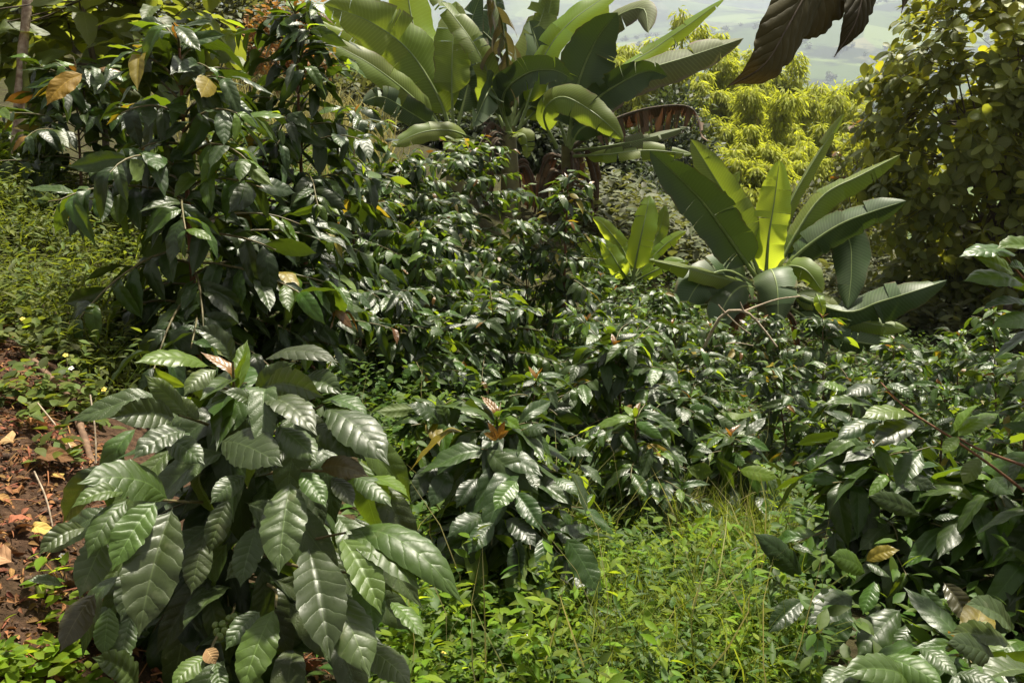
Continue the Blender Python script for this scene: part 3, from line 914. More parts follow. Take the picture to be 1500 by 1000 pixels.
coffee_bush('tall fine-leaved coffee bush in front of the big banana clump', 690, 6.9, (690, 228), 165, leaf=.155, seed=31, nodes=20, low=.10, mid=.35, young=.10, bronze=.06, shape=.45, dens=.9)
coffee_bush('thin coffee tree with a bare red stem below the banana clump', 820, 6.2, (832, 262), 78, leaf=.16, seed=32, nodes=11, low=.45, mid=.3, young=.05, bronze=.06, yellow=.04, stem_r=.02, stemmat='redbark', shape=.5)
coffee_bush('coffee bush between the slim coffee tree and the fine-leaved bush', 580, 6.4, (585, 240), 130, leaf=.16, seed=33, nodes=18, low=.1, mid=.3, young=.05, shape=.45)
coffee_bush('coffee bush in shade under the fine-leaved bush', 610, 5.4, (615, 345), 150, leaf=.16, seed=34, nodes=13, low=.12, mid=.25, shape=.45)
coffee_bush('coffee bush right of the thin red-stemmed tree', 885, 6.9, (880, 405), 60, leaf=.16, seed=35, nodes=8, low=.2, mid=.3, young=.08)
coffee_bush('small pale green coffee bush below the lime young banana', 930, 6.2, (925, 452), 80, leaf=.16, seed=36, nodes=8, low=.15, mid=.4, young=.12)
coffee_bush('coffee bush standing before the right banana plant\'s stem', 1205, 5.6, (1205, 466), 85, leaf=.155, seed=41, nodes=11, low=.12, mid=.35, bronze=.05, young=.05, shape=.45)
coffee_bush('rounded coffee bush over a dark hollow, below the dead branch', 1140, 4.9, (1135, 548), 105, leaf=.155, seed=42, nodes=12, low=.15, mid=.3, young=.05, bronze=.04, shape=.42)
coffee_bush('dark low coffee bush behind the right banana plant\'s lowest leaf', 1310, 6.6, (1310, 500), 90, leaf=.16, seed=43, nodes=8, low=.15, mid=.3)
coffee_bush('pale small-leaved coffee bush at the right edge under the tree', 1455, 5.3, (1455, 455), 80, leaf=.15, seed=44, nodes=11, low=.15, mid=.45, young=.12, shape=.45)
coffee_bush('small-leaved coffee bush at the right edge, lower than the pale one', 1500, 4.4, (1505, 520), 95, leaf=.155, seed=45, nodes=10, low=.15, mid=.4, young=.10, shape=.45)
coffee_bush('coffee bush behind the lime sprig on the right', 1380, 4.7, (1385, 570), 85, leaf=.155, seed=46, nodes=9, low=.15, mid=.35, young=.08)
coffee_bush('large coffee bush at lower right with a yellow rotting leaf inside', 1300, 2.75, (1290, 668), 165, leaf=.175, seed=51, nodes=11, low=.2, mid=.2, young=.03, yellow=.015, shape=.5, droop=.9)
coffee_bush('coffee bush crowding the lower right edge', 1470, 2.5, (1455, 700), 130, leaf=.18, seed=52, nodes=10, low=.2, mid=.25, young=.04, shape=.5, droop=.9)
sprig = coffee_bush('lanky coffee bush leaning in from the right edge with lime backlit leaves', 1560, 2.25, (1545, 420), 70, leaf=.17, seed=53, nodes=7, low=.3, mid=.4, young=.15)
corner = coffee_bush('coffee bush in the lower right corner, its top leaves bright with light', 1420, 1.95, (1410, 950), 90, leaf=.17, seed=54, nodes=5, low=.3, mid=.3, young=.0, droop=.9)
coffee_bush('coffee bush in the gap between the slim coffee tree and the front bush', 520, 4.3, (515, 400), 130, leaf=.17, seed=71, nodes=11, low=.1, mid=.25, shape=.45, yellow=.02)
coffee_bush('coffee bush left of the dark hollow, above the low dark bush', 610, 4.4, (610, 470), 120, leaf=.165, seed=72, nodes=10, low=.1, mid=.3, shape=.45)
coffee_bush('coffee bush in the gap below the dead branch\'s foot', 1035, 5.6, (1030, 520), 90, leaf=.16, seed=73, nodes=9, low=.1, mid=.3, shape=.45)
coffee_bush('coffee bush between the red-stemmed tree and the dead branch', 985, 6.6, (985, 475), 90, leaf=.16, seed=74, nodes=9, low=.1, mid=.35, young=.08, shape=.45)
coffee_bush('coffee bush right of the rounded one, behind the lower right bush', 1245, 4.6, (1245, 560), 100, leaf=.155, seed=75, nodes=10, low=.1, mid=.3, shape=.45)
coffee_bush('coffee bush hidden half behind the fine-leaved bush, left of the red stem', 770, 6.2, (765, 330), 120, leaf=.155, seed=76, nodes=13, low=.1, mid=.3, yellow=.03, shape=.45)
coffee_bush('coffee bush at the foot of the young lime banana', 880, 5.2, (860, 470), 100, leaf=.16, seed=77, nodes=10, low=.1, mid=.35, young=.07, bronze=.05, shape=.4)
coffee_bush('small coffee bush just under the lime banana, left of its right neighbour', 905, 7.7, (900, 425), 75, leaf=.17, seed=81, nodes=9, low=.1, mid=.35, young=.08, shape=.45)
coffee_bush('small coffee bush under the left leaves of the right banana plant', 975, 8.0, (970, 432), 75, leaf=.17, seed=82, nodes=9, low=.1, mid=.3, young=.06, shape=.45)
coffee_bush('coffee bush in the shade left of the right banana plant\'s stem', 1045, 7.7, (1040, 478), 75, leaf=.17, seed=83, nodes=9, low=.1, mid=.25, shape=.45)
coffee_bush('coffee bush under the far right banana leaf', 1410, 7.4, (1405, 492), 85, leaf=.17, seed=84, nodes=9, low=.1, mid=.35, young=.06, shape=.45)
coffee_bush('coffee bush below the torn hanging leaf of the right banana plant', 1330, 6.3, (1325, 535), 85, leaf=.165, seed=85, nodes=9, low=.1, mid=.3, shape=.45)
coffee_bush('coffee bush hiding the dry bank left of the big banana clump', 525, 5.6, (520, 165), 105, leaf=.19, seed=94, nodes=11, low=.2, mid=.25, young=.05, shape=.4)
coffee_bush('low coffee bush right at the foot of the right banana plant', 1120, 7.9, (1118, 468), 75, leaf=.18, seed=95, nodes=9, low=.1, mid=.2, shape=.4)
coffee_bush('small coffee plant at the far left on the grassy bank', 20, 5.2, (15, 190), 90, leaf=.17, seed=55, nodes=8, low=.1, mid=.3)
tuft = [q for q in PLANTS if q.root['label'].startswith('compact coffee bush in the middle')][0]
for i, s in enumerate([
    (828, 786, 878, 870, 40, 2.3, 2.22, .0, .06, 'coffee'), (795, 786, 799, 852, 36, 2.28, 2.22, .0, .05, 'coffee'), (802, 850, 785, 908, 34, 2.25, 2.2, .0, .05, 'coffee'),
    (720, 760, 654, 788, 42, 2.28, 2.2, .3, .1, 'coffee'), (725, 765, 685, 812, 36, 2.25, 2.18, .2, .08, 'coffee'), (740, 760, 786, 802, 34, 2.25, 2.18, .3, .08, 'coffee'),
    (758, 704, 724, 748, 36, 2.28, 2.2, .2, .06, 'coffee_mid'), (755, 720, 792, 778, 50, 2.28, 2.2, .2, .06, 'coffee'), (774, 688, 787, 718, 30, 2.32, 2.26, .6, .06, 'coffee'),
    (810, 700, 847, 726, 26, 2.35, 2.3, .8, .1, 'coffee'), (850, 680, 882, 712, 26, 2.4, 2.34, .8, .1, 'coffee'), (820, 664, 868, 668, 22, 2.42, 2.36, .9, .1, 'coffee'),
    (760, 634, 803, 632, 30, 2.45, 2.4, .8, .08, 'coffee'), (733, 642, 700, 641, 28, 2.42, 2.36, .7, .08, 'coffee'), (656, 626, 640, 582, 32, 2.5, 2.5, .5, .05, 'coffee'),
    (660, 626, 678, 588, 30, 2.5, 2.48, .6, .05, 'coffee'), (650, 622, 596, 592, 24, 2.5, 2.45, .8, .08, 'coffee'), (640, 680, 602, 738, 32, 2.4, 2.32, .1, .08, 'coffee'),
    (662, 690, 630, 744, 36, 2.38, 2.3, .1, .08, 'coffee'), (700, 700, 668, 745, 36, 2.35, 2.28, .1, .06, 'coffee'), (760, 790, 752, 850, 36, 2.3, 2.25, .0, .05, 'coffee'),
    (728, 642, 714, 618, 9, 2.4, 2.38, .4, .05, 'coffee_bronze'), (729, 642, 740, 616, 9, 2.4, 2.38, .4, .05, 'coffee_bronze'), (728, 644, 722, 628, 9, 2.38, 2.36, .4, .05, 'coffee_bronze'),
    (730, 644, 746, 630, 9, 2.39, 2.37, .4, .05, 'coffee_bronze'), (727, 645, 708, 634, 9, 2.39, 2.36, .4, .05, 'coffee_bronze'),
]):
    hero_leaf(tuft.root, tuft.loc, s, seed=500 + i)
D1, D2 = 1.8, 1.72
for i, s in enumerate([
    (1177, 848, 1103, 780, 36, 2.3, 2.25, .4, .06, 'coffee'), (1160, 800, 1193, 813, 26, 2.3, 2.27, .8, .05, 'coffee'), (1268, 840, 1215, 815, 36, 2.2, 2.15, .5, .10, 'coffee_mid'),
    (1281, 850, 1264, 900, 58, 2.15, 2.1, .5, .05, 'coffee_mid'), (1250, 872, 1182, 916, 46, 2.2, 2.12, .2, .08, 'coffee'), (1178, 878, 1124, 928, 34, 2.2, 2.14, .2, .06, 'coffee'),
    (1268, 825, 1306, 846, 26, 2.18, 2.15, .8, .05, 'coffee'), (1350, 860, 1386, 920, 42, 2.15, 2.1, .1, .05, 'coffee'), (1382, 852, 1426, 917, 44, 2.15, 2.08, .1, .05, 'coffee_brown'),
    (1320, 892, 1255, 962, 60, 2.15, 2.08, .1, .05, 'coffee'), (1337, 912, 1312, 954, 30, 2.1, 2.06, .3, .05, 'coffee_mid'), (1368, 760, 1405, 755, 26, 2.3, 2.28, .9, .06, 'coffee'),
    (1348, 756, 1270, 726, 30, 2.35, 2.3, .3, .05, 'coffee'), (1268, 822, 1318, 805, 30, 2.25, 2.22, .3, .1, 'coffee_yellow'), (1240, 880, 1215, 960, 44, 2.25, 2.2, .0, .05, 'coffee'),
]):
    p = [q for q in PLANTS if q.root['label'].startswith('large coffee bush at lower right')][0]
    hero_leaf(p.root, p.loc, s, seed=200 + i)
for i, s in enumerate([
    (1483, 922, 1414, 884, 34, D1, D2, .7, .08, 'coffee'), (1482, 946, 1387, 928, 32, D1, D2, .7, .06, 'coffee'), (1464, 976, 1385, 940, 38, D1 - .05, D2 - .05, .5, .08, 'coffee'),
    (1512, 984, 1437, 998, 36, 1.65, 1.58, .8, .08, 'coffee'), (1340, 1002, 1228, 988, 46, 1.62, 1.55, .55, .12, 'coffee_mid'), (1288, 962, 1386, 1012, 62, 1.65, 1.56, .45, .10, 'coffee_mid'),
    (1346, 948, 1404, 994, 42, 1.68, 1.6, .7, .10, 'coffee'), (1400, 985, 1470, 1010, 40, 1.6, 1.55, .7, .08, 'coffee'), (1260, 985, 1200, 1010, 40, 1.6, 1.55, .5, .08, 'coffee'),
]):
    hero_leaf(corner.root, corner.loc, s, seed=300 + i)
for i, s in enumerate([
    (1290, 615, 1224, 645, 24, 2.05, 2.0, .6, .06, 'coffee'), (1346, 618, 1277, 656, 34, 2.05, 1.98, .6, .07, 'coffee'), (1350, 660, 1312, 716, 40, 2.05, 2.0, .1, .06, 'coffee'),
    (1436, 670, 1410, 710, 40, 2.05, 2.02, .0, .04, 'coffee_young'), (1402, 640, 1464, 605, 22, 2.08, 2.1, .9, .10, 'coffee_young'), (1398, 634, 1440, 590, 22, 2.1, 2.1, 1.0, .1, 'coffee_young'),
    (1340, 608, 1262, 612, 20, 2.05, 2.0, 1.0, .08, 'coffee_young'), (1286, 600, 1205, 592, 16, 2.1, 2.05, 1.1, .08, 'coffee_mid'), (1286, 565, 1237, 581, 32, 2.12, 2.08, .8, .08, 'coffee'),
    (1298, 562, 1340, 586, 32, 2.12, 2.08, .8, .10, 'coffee'), (1242, 570, 1204, 565, 14, 2.1, 2.08, 1.0, .05, 'coffee_young'), (1370, 622, 1399, 612, 20, 2.06, 2.06, .9, .06, 'coffee'),
    (1405, 640, 1380, 665, 26, 2.04, 2.02, .2, .05, 'coffee_young'), (1490, 374, 1405, 376, 20, 2.1, 2.05, 1.0, .08, 'coffee_mid'), (1530, 372, 1458, 365, 22, 2.1, 2.05, 1.0, .08, 'coffee_young'),
    (1487, 402, 1424, 375, 22, 2.12, 2.08, .8, .04, 'coffee_young'), (1502, 418, 1410, 412, 24, 2.1, 2.05, .9, .1, 'coffee_mid'), (1514, 452, 1436, 455, 16, 2.1, 2.05, 1.0, .08, 'coffee'),
    (1524, 474, 1450, 480, 26, 2.1, 2.04, .4, .08, 'coffee_mid'), (1502, 394, 1476, 390, 22, 2.1, 2.07, .9, .05, 'coffee'), (1530, 520, 1490, 560, 30, 2.1, 2.05, .3, .1, 'coffee_young'),
    (1540, 590, 1478, 575, 30, 2.1, 2.05, .6, .1, 'coffee_mid'),
]):
    hero_leaf(sprig.root, sprig.loc, s, seed=400 + i)
for pts in (((1552, 760, 2.2), (1470, 695, 2.1), (1400, 645, 2.06), (1330, 600, 2.08), (1290, 560, 2.13)), ((1552, 700, 2.2), (1440, 660, 2.08), (1402, 640, 2.07)), ((1550, 470, 2.2), (1505, 415, 2.12), (1470, 372, 2.1))):
    sprig.part('branch', tube(crom([W3(*q) for q in pts], 14), np.linspace(.0042, .0018, 14), 5), M['redbark'])


# ------------------------------------------------------------------ banana plants
def banana_leaf(root, loc, pts, wpx, tilt, mk, fold=.25, tears=0, seed=0, under=False, curl=.25, pf=.14, gap=.25, ragged=.0, whole=False):
    r = np.random.default_rng(seed)
    if whole and not tears: tears, gap = int(r.integers(2, 7)), .07
    if not tears: tears, gap = (int(r.integers(8, 15)), r.uniform(.10, .22)) if r.random() < .4 else (int(r.integers(4, 9)), .05)
    P = np.array([W3(*q) for q in pts])
    n = 80
    C = crom(P, n)
    seg = np.r_[0, np.cumsum(np.linalg.norm(np.diff(C, axis=0), axis=1))]
    tt = seg / seg[-1]
    tq = np.linspace(0, 1, n)
    C = np.stack([np.interp(tq, tt, C[:, k]) for k in range(3)], 1)
    T = nrm(np.gradient(C, axis=0))
    ax = nrm(C[-1] - C[int(n * .2)])
    mid = C[n // 2]
    v = nrm(CAM - mid)
    vp = nrm(v - ax * (v @ ax))
    bb = nrm(np.cross(ax, vp))
    if bb[2] < 0: bb = -bb
    N = vp * math.cos(tilt) + bb * math.sin(tilt)
    dm = np.mean([q[2] for q in pts])
    Wm = .86 * wpx / FPX * dm / max(.5, math.cos(tilt))
    if under: N = -N
    S = nrm(np.cross(T, N)); NN = np.cross(S, T)

    def width(s):
        return np.clip(s / .10, 0, 1) ** .6 * (.9 + .1 * np.clip(s * 3, 0, 1)) * np.clip(1 - np.clip((s - .45) / .55, 0, 1) ** 2.4, 0, 1) ** .75 * (1 + .035 * np.sin(s * 31 + seed) + .02 * np.sin(s * 83 + seed))
    parts = []
    nu = 7
    u = np.linspace(0, 1, nu)
    for side in (-1, 1):
        cuts = np.sort(np.r_[0, r.uniform(.08, .95, tears), 1]) if tears else np.array([0, 1.])
        for a, b in zip(cuts[:-1], cuts[1:]):
            if b - a < .012: continue
            k = max(3, int((b - a) * 44))
            s = np.linspace(a, b, k)
            ms = (a + b) / 2
            g = gap * r.uniform(.3, 1) if tears else 0
            se = ms + (s[:, None] - ms) * (1 - g * u[None] ** 1.5 * min(1, .05 / max(b - a, .02) + .25))
            te = pf + se * (1 - pf)
            fo = fold + (r.normal(0, .35) * min(1, gap * 5) if tears else 0) + (ragged * r.uniform(-1.6, -.3) if ragged else 0)
            lenf = r.uniform(1 - min(.6, gap), 1.0)
            wd = Wm * .5 * width(s) * lenf
            f = te * (n - 1)

            def samp(Q):
                return np.stack([np.interp(f.ravel(), np.arange(n), Q[:, c]) for c in range(3)], 1).reshape(f.shape + (3,))
            c0, s0, n0 = samp(C), samp(S), samp(NN)
            wob = .085 * np.sin(s * r.uniform(11, 26) + r.uniform(0, 6))[:, None] * u[None] ** 2
            ang = fo - curl * u[None] * 1.2
            x = wd[:, None] * u[None] * np.cos(ang)
            z = wd[:, None] * (u[None] * np.sin(ang) + wob)
            V = c0 + s0 * (side * x)[..., None] + n0 * z[..., None]
            if ragged:
                V[..., 2] -= ragged * (wd[:, None] * u[None]) * .8
            UV = np.stack(np.broadcast_arrays(.5 + side * u[None] * .5, s[:, None]), -1)
            F = grid_faces(k, nu)
            if side < 0: F = F[:, ::-1]
            parts.append((V.reshape(-1, 3), F, UV.reshape(-1, 2)))
    V, F, U = cat_meshes(parts)
    o = link(bpy.data.objects.new('leaf', np_mesh('leaf', V - loc, F, U, [M[mk]])), root)
    e = int(n * .97)
    rad = np.interp(np.linspace(0, 1, e), [0, .15, 1], [.030, .020, .003]) * (Wm / .5) ** .5
    Cm = C[:e] - NN[:e] * (rad * .55)[:, None]
    Vt, Ft, Ut = tube(Cm[::3], rad[::3], 6)
    link(bpy.data.objects.new('midrib', np_mesh('midrib', Vt - loc, Ft, Ut, [M['midrib' if mk != 'banana_dead' else 'darkbark']])), o)
    return o


def banana_plant(label, base_px, base_d, crown, leaves, stem_w=.10, cat='banana plant', dead_skirt=0, whole=False):
    b = ground(base_px, base_d)
    root = empty('banana_plant', b, label, cat, 'banana plants among the coffee')
    c = W3(*crown)
    st = crom([b - np.array([0, 0, .1]), b * .5 + c * .5, c], 10)
    V, F, U = tube(st, np.linspace(stem_w, stem_w * .55, 10), 12)
    link(bpy.data.objects.new('pseudostem', np_mesh('pseudostem', V - b, F, U, [M['pseudo']])), root)
    for i, lf in enumerate(leaves):
        pts, wpx, tilt, mk = lf[:4]
        kw = dict(lf[4]) if len(lf) > 4 else {}
        kw['whole'] = whole
        banana_leaf(root, b, pts, wpx, tilt, mk, seed=base_px * 10 + i, **kw)
    r = np.random.default_rng(base_px)
    for k in range(dead_skirt):
        t = r.uniform(.35, .9)
        q = b + (c - b) * t
        a = r.uniform(0, 6.28)
        out = np.array([math.cos(a), math.sin(a), 0])
        P = [q, q + out * .22 + np.array([0, 0, .06]), q + out * .34 - np.array([0, 0, .3]), q + out * .33 - np.array([0, 0, .3 + r.uniform(.2, .7)])]
        pp = []
        for w_ in P:
            x, y, d = PIX(np.array(w_)); pp.append((float(x), float(y), float(d)))
        banana_leaf(root, b, pp, r.uniform(14, 30), .1, 'banana_dead', tears=5, seed=k + base_px, curl=.9, fold=.1)
    return root


def at(d, *pts):
    """pixel points; a third value is added to depth d"""
    return [(p[0], p[1], d + (p[2] if len(p) > 2 else 0)) for p in pts]


d = 10.0
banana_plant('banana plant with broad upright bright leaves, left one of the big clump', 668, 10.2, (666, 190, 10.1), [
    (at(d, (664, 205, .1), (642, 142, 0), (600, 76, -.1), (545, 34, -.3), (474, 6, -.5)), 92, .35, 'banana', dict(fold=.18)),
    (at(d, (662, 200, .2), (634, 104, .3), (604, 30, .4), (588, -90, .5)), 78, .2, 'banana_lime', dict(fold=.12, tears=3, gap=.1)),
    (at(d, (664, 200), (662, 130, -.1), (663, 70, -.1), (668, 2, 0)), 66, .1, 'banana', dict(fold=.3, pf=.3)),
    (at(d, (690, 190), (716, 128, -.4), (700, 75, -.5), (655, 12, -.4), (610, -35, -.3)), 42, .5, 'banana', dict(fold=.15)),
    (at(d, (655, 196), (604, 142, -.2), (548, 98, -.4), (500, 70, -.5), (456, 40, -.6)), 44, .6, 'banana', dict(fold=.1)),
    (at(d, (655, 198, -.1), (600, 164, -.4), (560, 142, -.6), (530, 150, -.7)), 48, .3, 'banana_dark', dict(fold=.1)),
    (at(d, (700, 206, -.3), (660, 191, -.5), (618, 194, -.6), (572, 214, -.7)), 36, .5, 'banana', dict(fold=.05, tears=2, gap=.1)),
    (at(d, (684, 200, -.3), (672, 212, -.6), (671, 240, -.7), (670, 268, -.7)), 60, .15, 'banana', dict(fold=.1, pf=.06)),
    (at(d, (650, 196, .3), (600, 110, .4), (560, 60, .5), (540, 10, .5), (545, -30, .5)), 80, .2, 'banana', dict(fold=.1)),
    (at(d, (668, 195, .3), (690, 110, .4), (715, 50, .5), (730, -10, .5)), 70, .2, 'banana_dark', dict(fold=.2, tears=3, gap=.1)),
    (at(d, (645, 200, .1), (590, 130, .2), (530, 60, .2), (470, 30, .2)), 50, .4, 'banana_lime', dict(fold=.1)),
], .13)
banana_plant('banana plant with dry-edged torn leaves in the middle of the big clump', 748, 10.3, (746, 185, 10.1), [
    (at(d, (746, 190), (745, 110, -.2), (737, 40, -.6), (712, -25, -1.0)), 112, -.1, 'banana_dry', dict(fold=-.25, tears=12, under=True, gap=.12, curl=.5, ragged=.45)),
    (at(d, (746, 195, -.2), (738, 140, -.5), (772, 108, -.7), (812, 103, -.8), (842, 118, -.9)), 60, .1, 'banana_dark', dict(fold=-.15, under=True)),
    (at(d, (746, 195, -.2), (722, 135, -.6), (712, 140, -.9), (692, 186, -1.1)), 62, .0, 'banana_dark', dict(fold=-.1, under=True)),
    (at(d, (760, 190), (795, 88, 0), (832, 36, 0), (880, 0, .1), (915, -22, .2)), 48, .5, 'banana_lime', dict(fold=.1, tears=2, gap=.1)),
    (at(d, (748, 190, .2), (770, 90, .3), (795, 20, .4), (810, -40, .4)), 70, .2, 'banana', dict(fold=.15, tears=6, gap=.2)),
    (at(d, (748, 200, -.1), (755, 195, -.5), (770, 200, -.6), (772, 232, -.6)), 36, .2, 'banana', dict(fold=.1, pf=.3)),
    (at(d, (740, 190, .3), (700, 100, .3), (690, 40, .4), (705, -10, .4)), 60, .2, 'banana_dark', dict(fold=.1, tears=4)),
    (at(d, (750, 190, .1), (782, 120, .2), (790, 80, .2), (775, 30, .3)), 84, -.1, 'banana_dark', dict(fold=-.2, tears=4, under=True)),
    (at(d, (742, 195, -.3), (722, 180, -.6), (712, 188, -.8), (706, 214, -.8)), 26, .2, 'banana_dead', dict(fold=-.2, tears=6, gap=.3)),
    (at(d, (752, 190, .2), (740, 90, .4), (700, 40, .5), (672, 30, .5), (660, 60, .5)), 60, .2, 'banana_dry', dict(fold=-.4, tears=9, gap=.4, ragged=.3)),
    (at(d, (756, 190, .1), (820, 130, .2), (850, 120, .2), (868, 150, .2)), 44, .3, 'banana', dict(fold=-.2, tears=6, gap=.2)),
], .13, dead_skirt=11)
banana_plant('rightmost banana plant of the big clump, with a dead shredded leaf', 838, 10.6, (832, 212, 10.2), [
    (at(d, (832, 215), (845, 130, -.1), (872, 62, -.2), (905, 18, -.4)), 110, .0, 'banana_dark', dict(fold=-.15, under=True, tears=2, gap=.06)),
    (at(d, (832, 215), (866, 90, 0), (890, 35, -.2), (940, 12, -.4), (950, 50, -.6)), 60, .6, 'banana_dry', dict(fold=-.3, tears=5)),
    (at(d, (815, 218, -.3), (796, 168, -.6), (822, 142, -.8), (868, 164, -1.0), (914, 204, -1.1)), 54, .35, 'banana', dict(fold=.05)),
    (at(d, (836, 212, .1), (882, 140, .2), (938, 106, .2), (1012, 82, .2), (1090, 56, .2)), 72, .35, 'banana_dry', dict(fold=-.35, tears=2, gap=.08)),
    (at(d, (836, 212), (868, 152, -.2), (912, 120, -.3), (950, 104, -.3), (978, 112, -.4)), 70, -.2, 'banana_dark', dict(fold=-.35, under=True)),
    (at(d, (836, 208, .2), (900, 112, .4), (960, 70, .5), (1012, 34, .5), (1064, -4, .5)), 26, .7, 'banana_lime', dict(fold=.1, tears=5, gap=.15)),
    (at(d, (838, 216, .1), (898, 176, 0), (960, 157, -.1), (1014, 159, -.1), (1028, 205, -.2)), 92, .2, 'banana_dead', dict(fold=-.6, tears=22, gap=.8, curl=.6, ragged=.7)),
    (at(d, (840, 220), (890, 214, -.3), (942, 204, -.4), (1008, 186, -.4)), 24, .6, 'banana_dry', dict(fold=.0, tears=5)),
    (at(d, (840, 228), (890, 226, -.4), (950, 220, -.5), (1016, 226, -.5)), 34, .5, 'banana', dict(fold=-.2, tears=9, gap=.3)),
    (at(d, (832, 215, .2), (800, 110, .3), (800, 40, .4), (815, -30, .4)), 60, .2, 'banana', dict(fold=.1, tears=5, gap=.2)),
    (at(d, (834, 218, -.2), (850, 190, -.3), (880, 180, -.4), (905, 200, -.5)), 44, .3, 'banana_dark', dict(fold=-.2)),
    (at(d, (830, 214, .3), (850, 100, .6), (872, 30, .7), (880, -40, .7)), 70, .2, 'banana_lime', dict(fold=.1, tears=6, gap=.2)),
], .14, dead_skirt=18)
d = 9.0
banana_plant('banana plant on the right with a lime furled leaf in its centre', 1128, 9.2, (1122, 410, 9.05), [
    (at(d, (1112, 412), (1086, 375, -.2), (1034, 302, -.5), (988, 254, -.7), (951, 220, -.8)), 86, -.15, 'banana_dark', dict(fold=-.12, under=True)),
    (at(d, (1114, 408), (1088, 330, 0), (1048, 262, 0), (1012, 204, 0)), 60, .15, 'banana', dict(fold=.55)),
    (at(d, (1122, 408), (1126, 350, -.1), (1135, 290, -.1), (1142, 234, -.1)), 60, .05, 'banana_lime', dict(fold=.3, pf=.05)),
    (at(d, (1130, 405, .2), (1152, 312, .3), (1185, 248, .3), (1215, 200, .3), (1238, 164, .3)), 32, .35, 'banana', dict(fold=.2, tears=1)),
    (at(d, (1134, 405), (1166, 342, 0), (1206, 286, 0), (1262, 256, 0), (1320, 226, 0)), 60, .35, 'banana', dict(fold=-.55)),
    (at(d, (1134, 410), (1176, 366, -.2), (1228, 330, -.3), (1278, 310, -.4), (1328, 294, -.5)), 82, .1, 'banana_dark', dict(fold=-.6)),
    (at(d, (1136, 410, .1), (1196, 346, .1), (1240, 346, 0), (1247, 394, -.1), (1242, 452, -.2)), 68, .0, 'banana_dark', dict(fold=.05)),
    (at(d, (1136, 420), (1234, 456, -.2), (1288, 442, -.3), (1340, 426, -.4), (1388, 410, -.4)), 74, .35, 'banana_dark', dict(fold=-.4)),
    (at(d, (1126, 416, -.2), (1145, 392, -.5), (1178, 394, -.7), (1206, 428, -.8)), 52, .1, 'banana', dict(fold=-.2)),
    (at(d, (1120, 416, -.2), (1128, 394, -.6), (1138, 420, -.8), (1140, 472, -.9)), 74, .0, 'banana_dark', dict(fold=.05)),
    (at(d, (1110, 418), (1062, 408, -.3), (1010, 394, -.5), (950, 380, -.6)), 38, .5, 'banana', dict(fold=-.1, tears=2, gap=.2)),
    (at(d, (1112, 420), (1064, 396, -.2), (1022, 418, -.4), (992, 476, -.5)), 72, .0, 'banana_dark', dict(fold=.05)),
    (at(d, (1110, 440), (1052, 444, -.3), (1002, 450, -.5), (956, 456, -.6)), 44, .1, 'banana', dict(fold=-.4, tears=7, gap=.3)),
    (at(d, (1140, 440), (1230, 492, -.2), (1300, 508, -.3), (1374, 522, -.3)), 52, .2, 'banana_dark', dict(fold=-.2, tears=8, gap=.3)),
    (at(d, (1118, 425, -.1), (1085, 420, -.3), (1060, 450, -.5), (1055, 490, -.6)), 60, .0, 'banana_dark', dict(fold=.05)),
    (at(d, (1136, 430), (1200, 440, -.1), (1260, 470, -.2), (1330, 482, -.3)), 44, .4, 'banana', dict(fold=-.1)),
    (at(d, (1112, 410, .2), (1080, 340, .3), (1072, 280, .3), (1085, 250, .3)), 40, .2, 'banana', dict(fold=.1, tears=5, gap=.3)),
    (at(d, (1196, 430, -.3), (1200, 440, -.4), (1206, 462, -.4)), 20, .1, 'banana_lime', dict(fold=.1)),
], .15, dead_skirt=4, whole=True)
d = 9.55
banana_plant('young lime-green banana plant between the big clump and the right plant', 924, 9.75, (924, 408, 9.65), [
    (at(d, (926, 412), (936, 360, -.1), (945, 320, -.1), (952, 286, 0)), 50, .15, 'banana_lime', dict(fold=.15, tears=2, gap=.1)),
    (at(d, (922, 412), (908, 392, -.2), (896, 372, -.2), (880, 350, -.2)), 36, .2, 'banana_lime', dict(fold=.1)),
    (at(d, (928, 410), (960, 372, 0), (985, 350, 0), (1006, 338, 0)), 26, .4, 'banana_lime', dict(fold=.1, tears=5, gap=.3)),
    (at(d, (928, 412), (962, 395, -.1), (985, 385, -.1), (1010, 384, -.1)), 26, .4, 'banana_lime', dict(fold=.0, tears=6, gap=.3)),
    (at(d, (920, 412), (892, 385, .1), (866, 360, .1), (838, 342, .1)), 34, .3, 'banana_lime', dict(fold=.1)),
    (at(d, (926, 412, .1), (915, 370, .2), (885, 330, .2), (868, 318, .2)), 30, .3, 'banana_lime', dict(fold=.1)),
    (at(d, (926, 412, .1), (960, 350, .2), (968, 330, .2), (975, 300, .2)), 34, .2, 'banana', dict(fold=.1)),
], .07, whole=True)


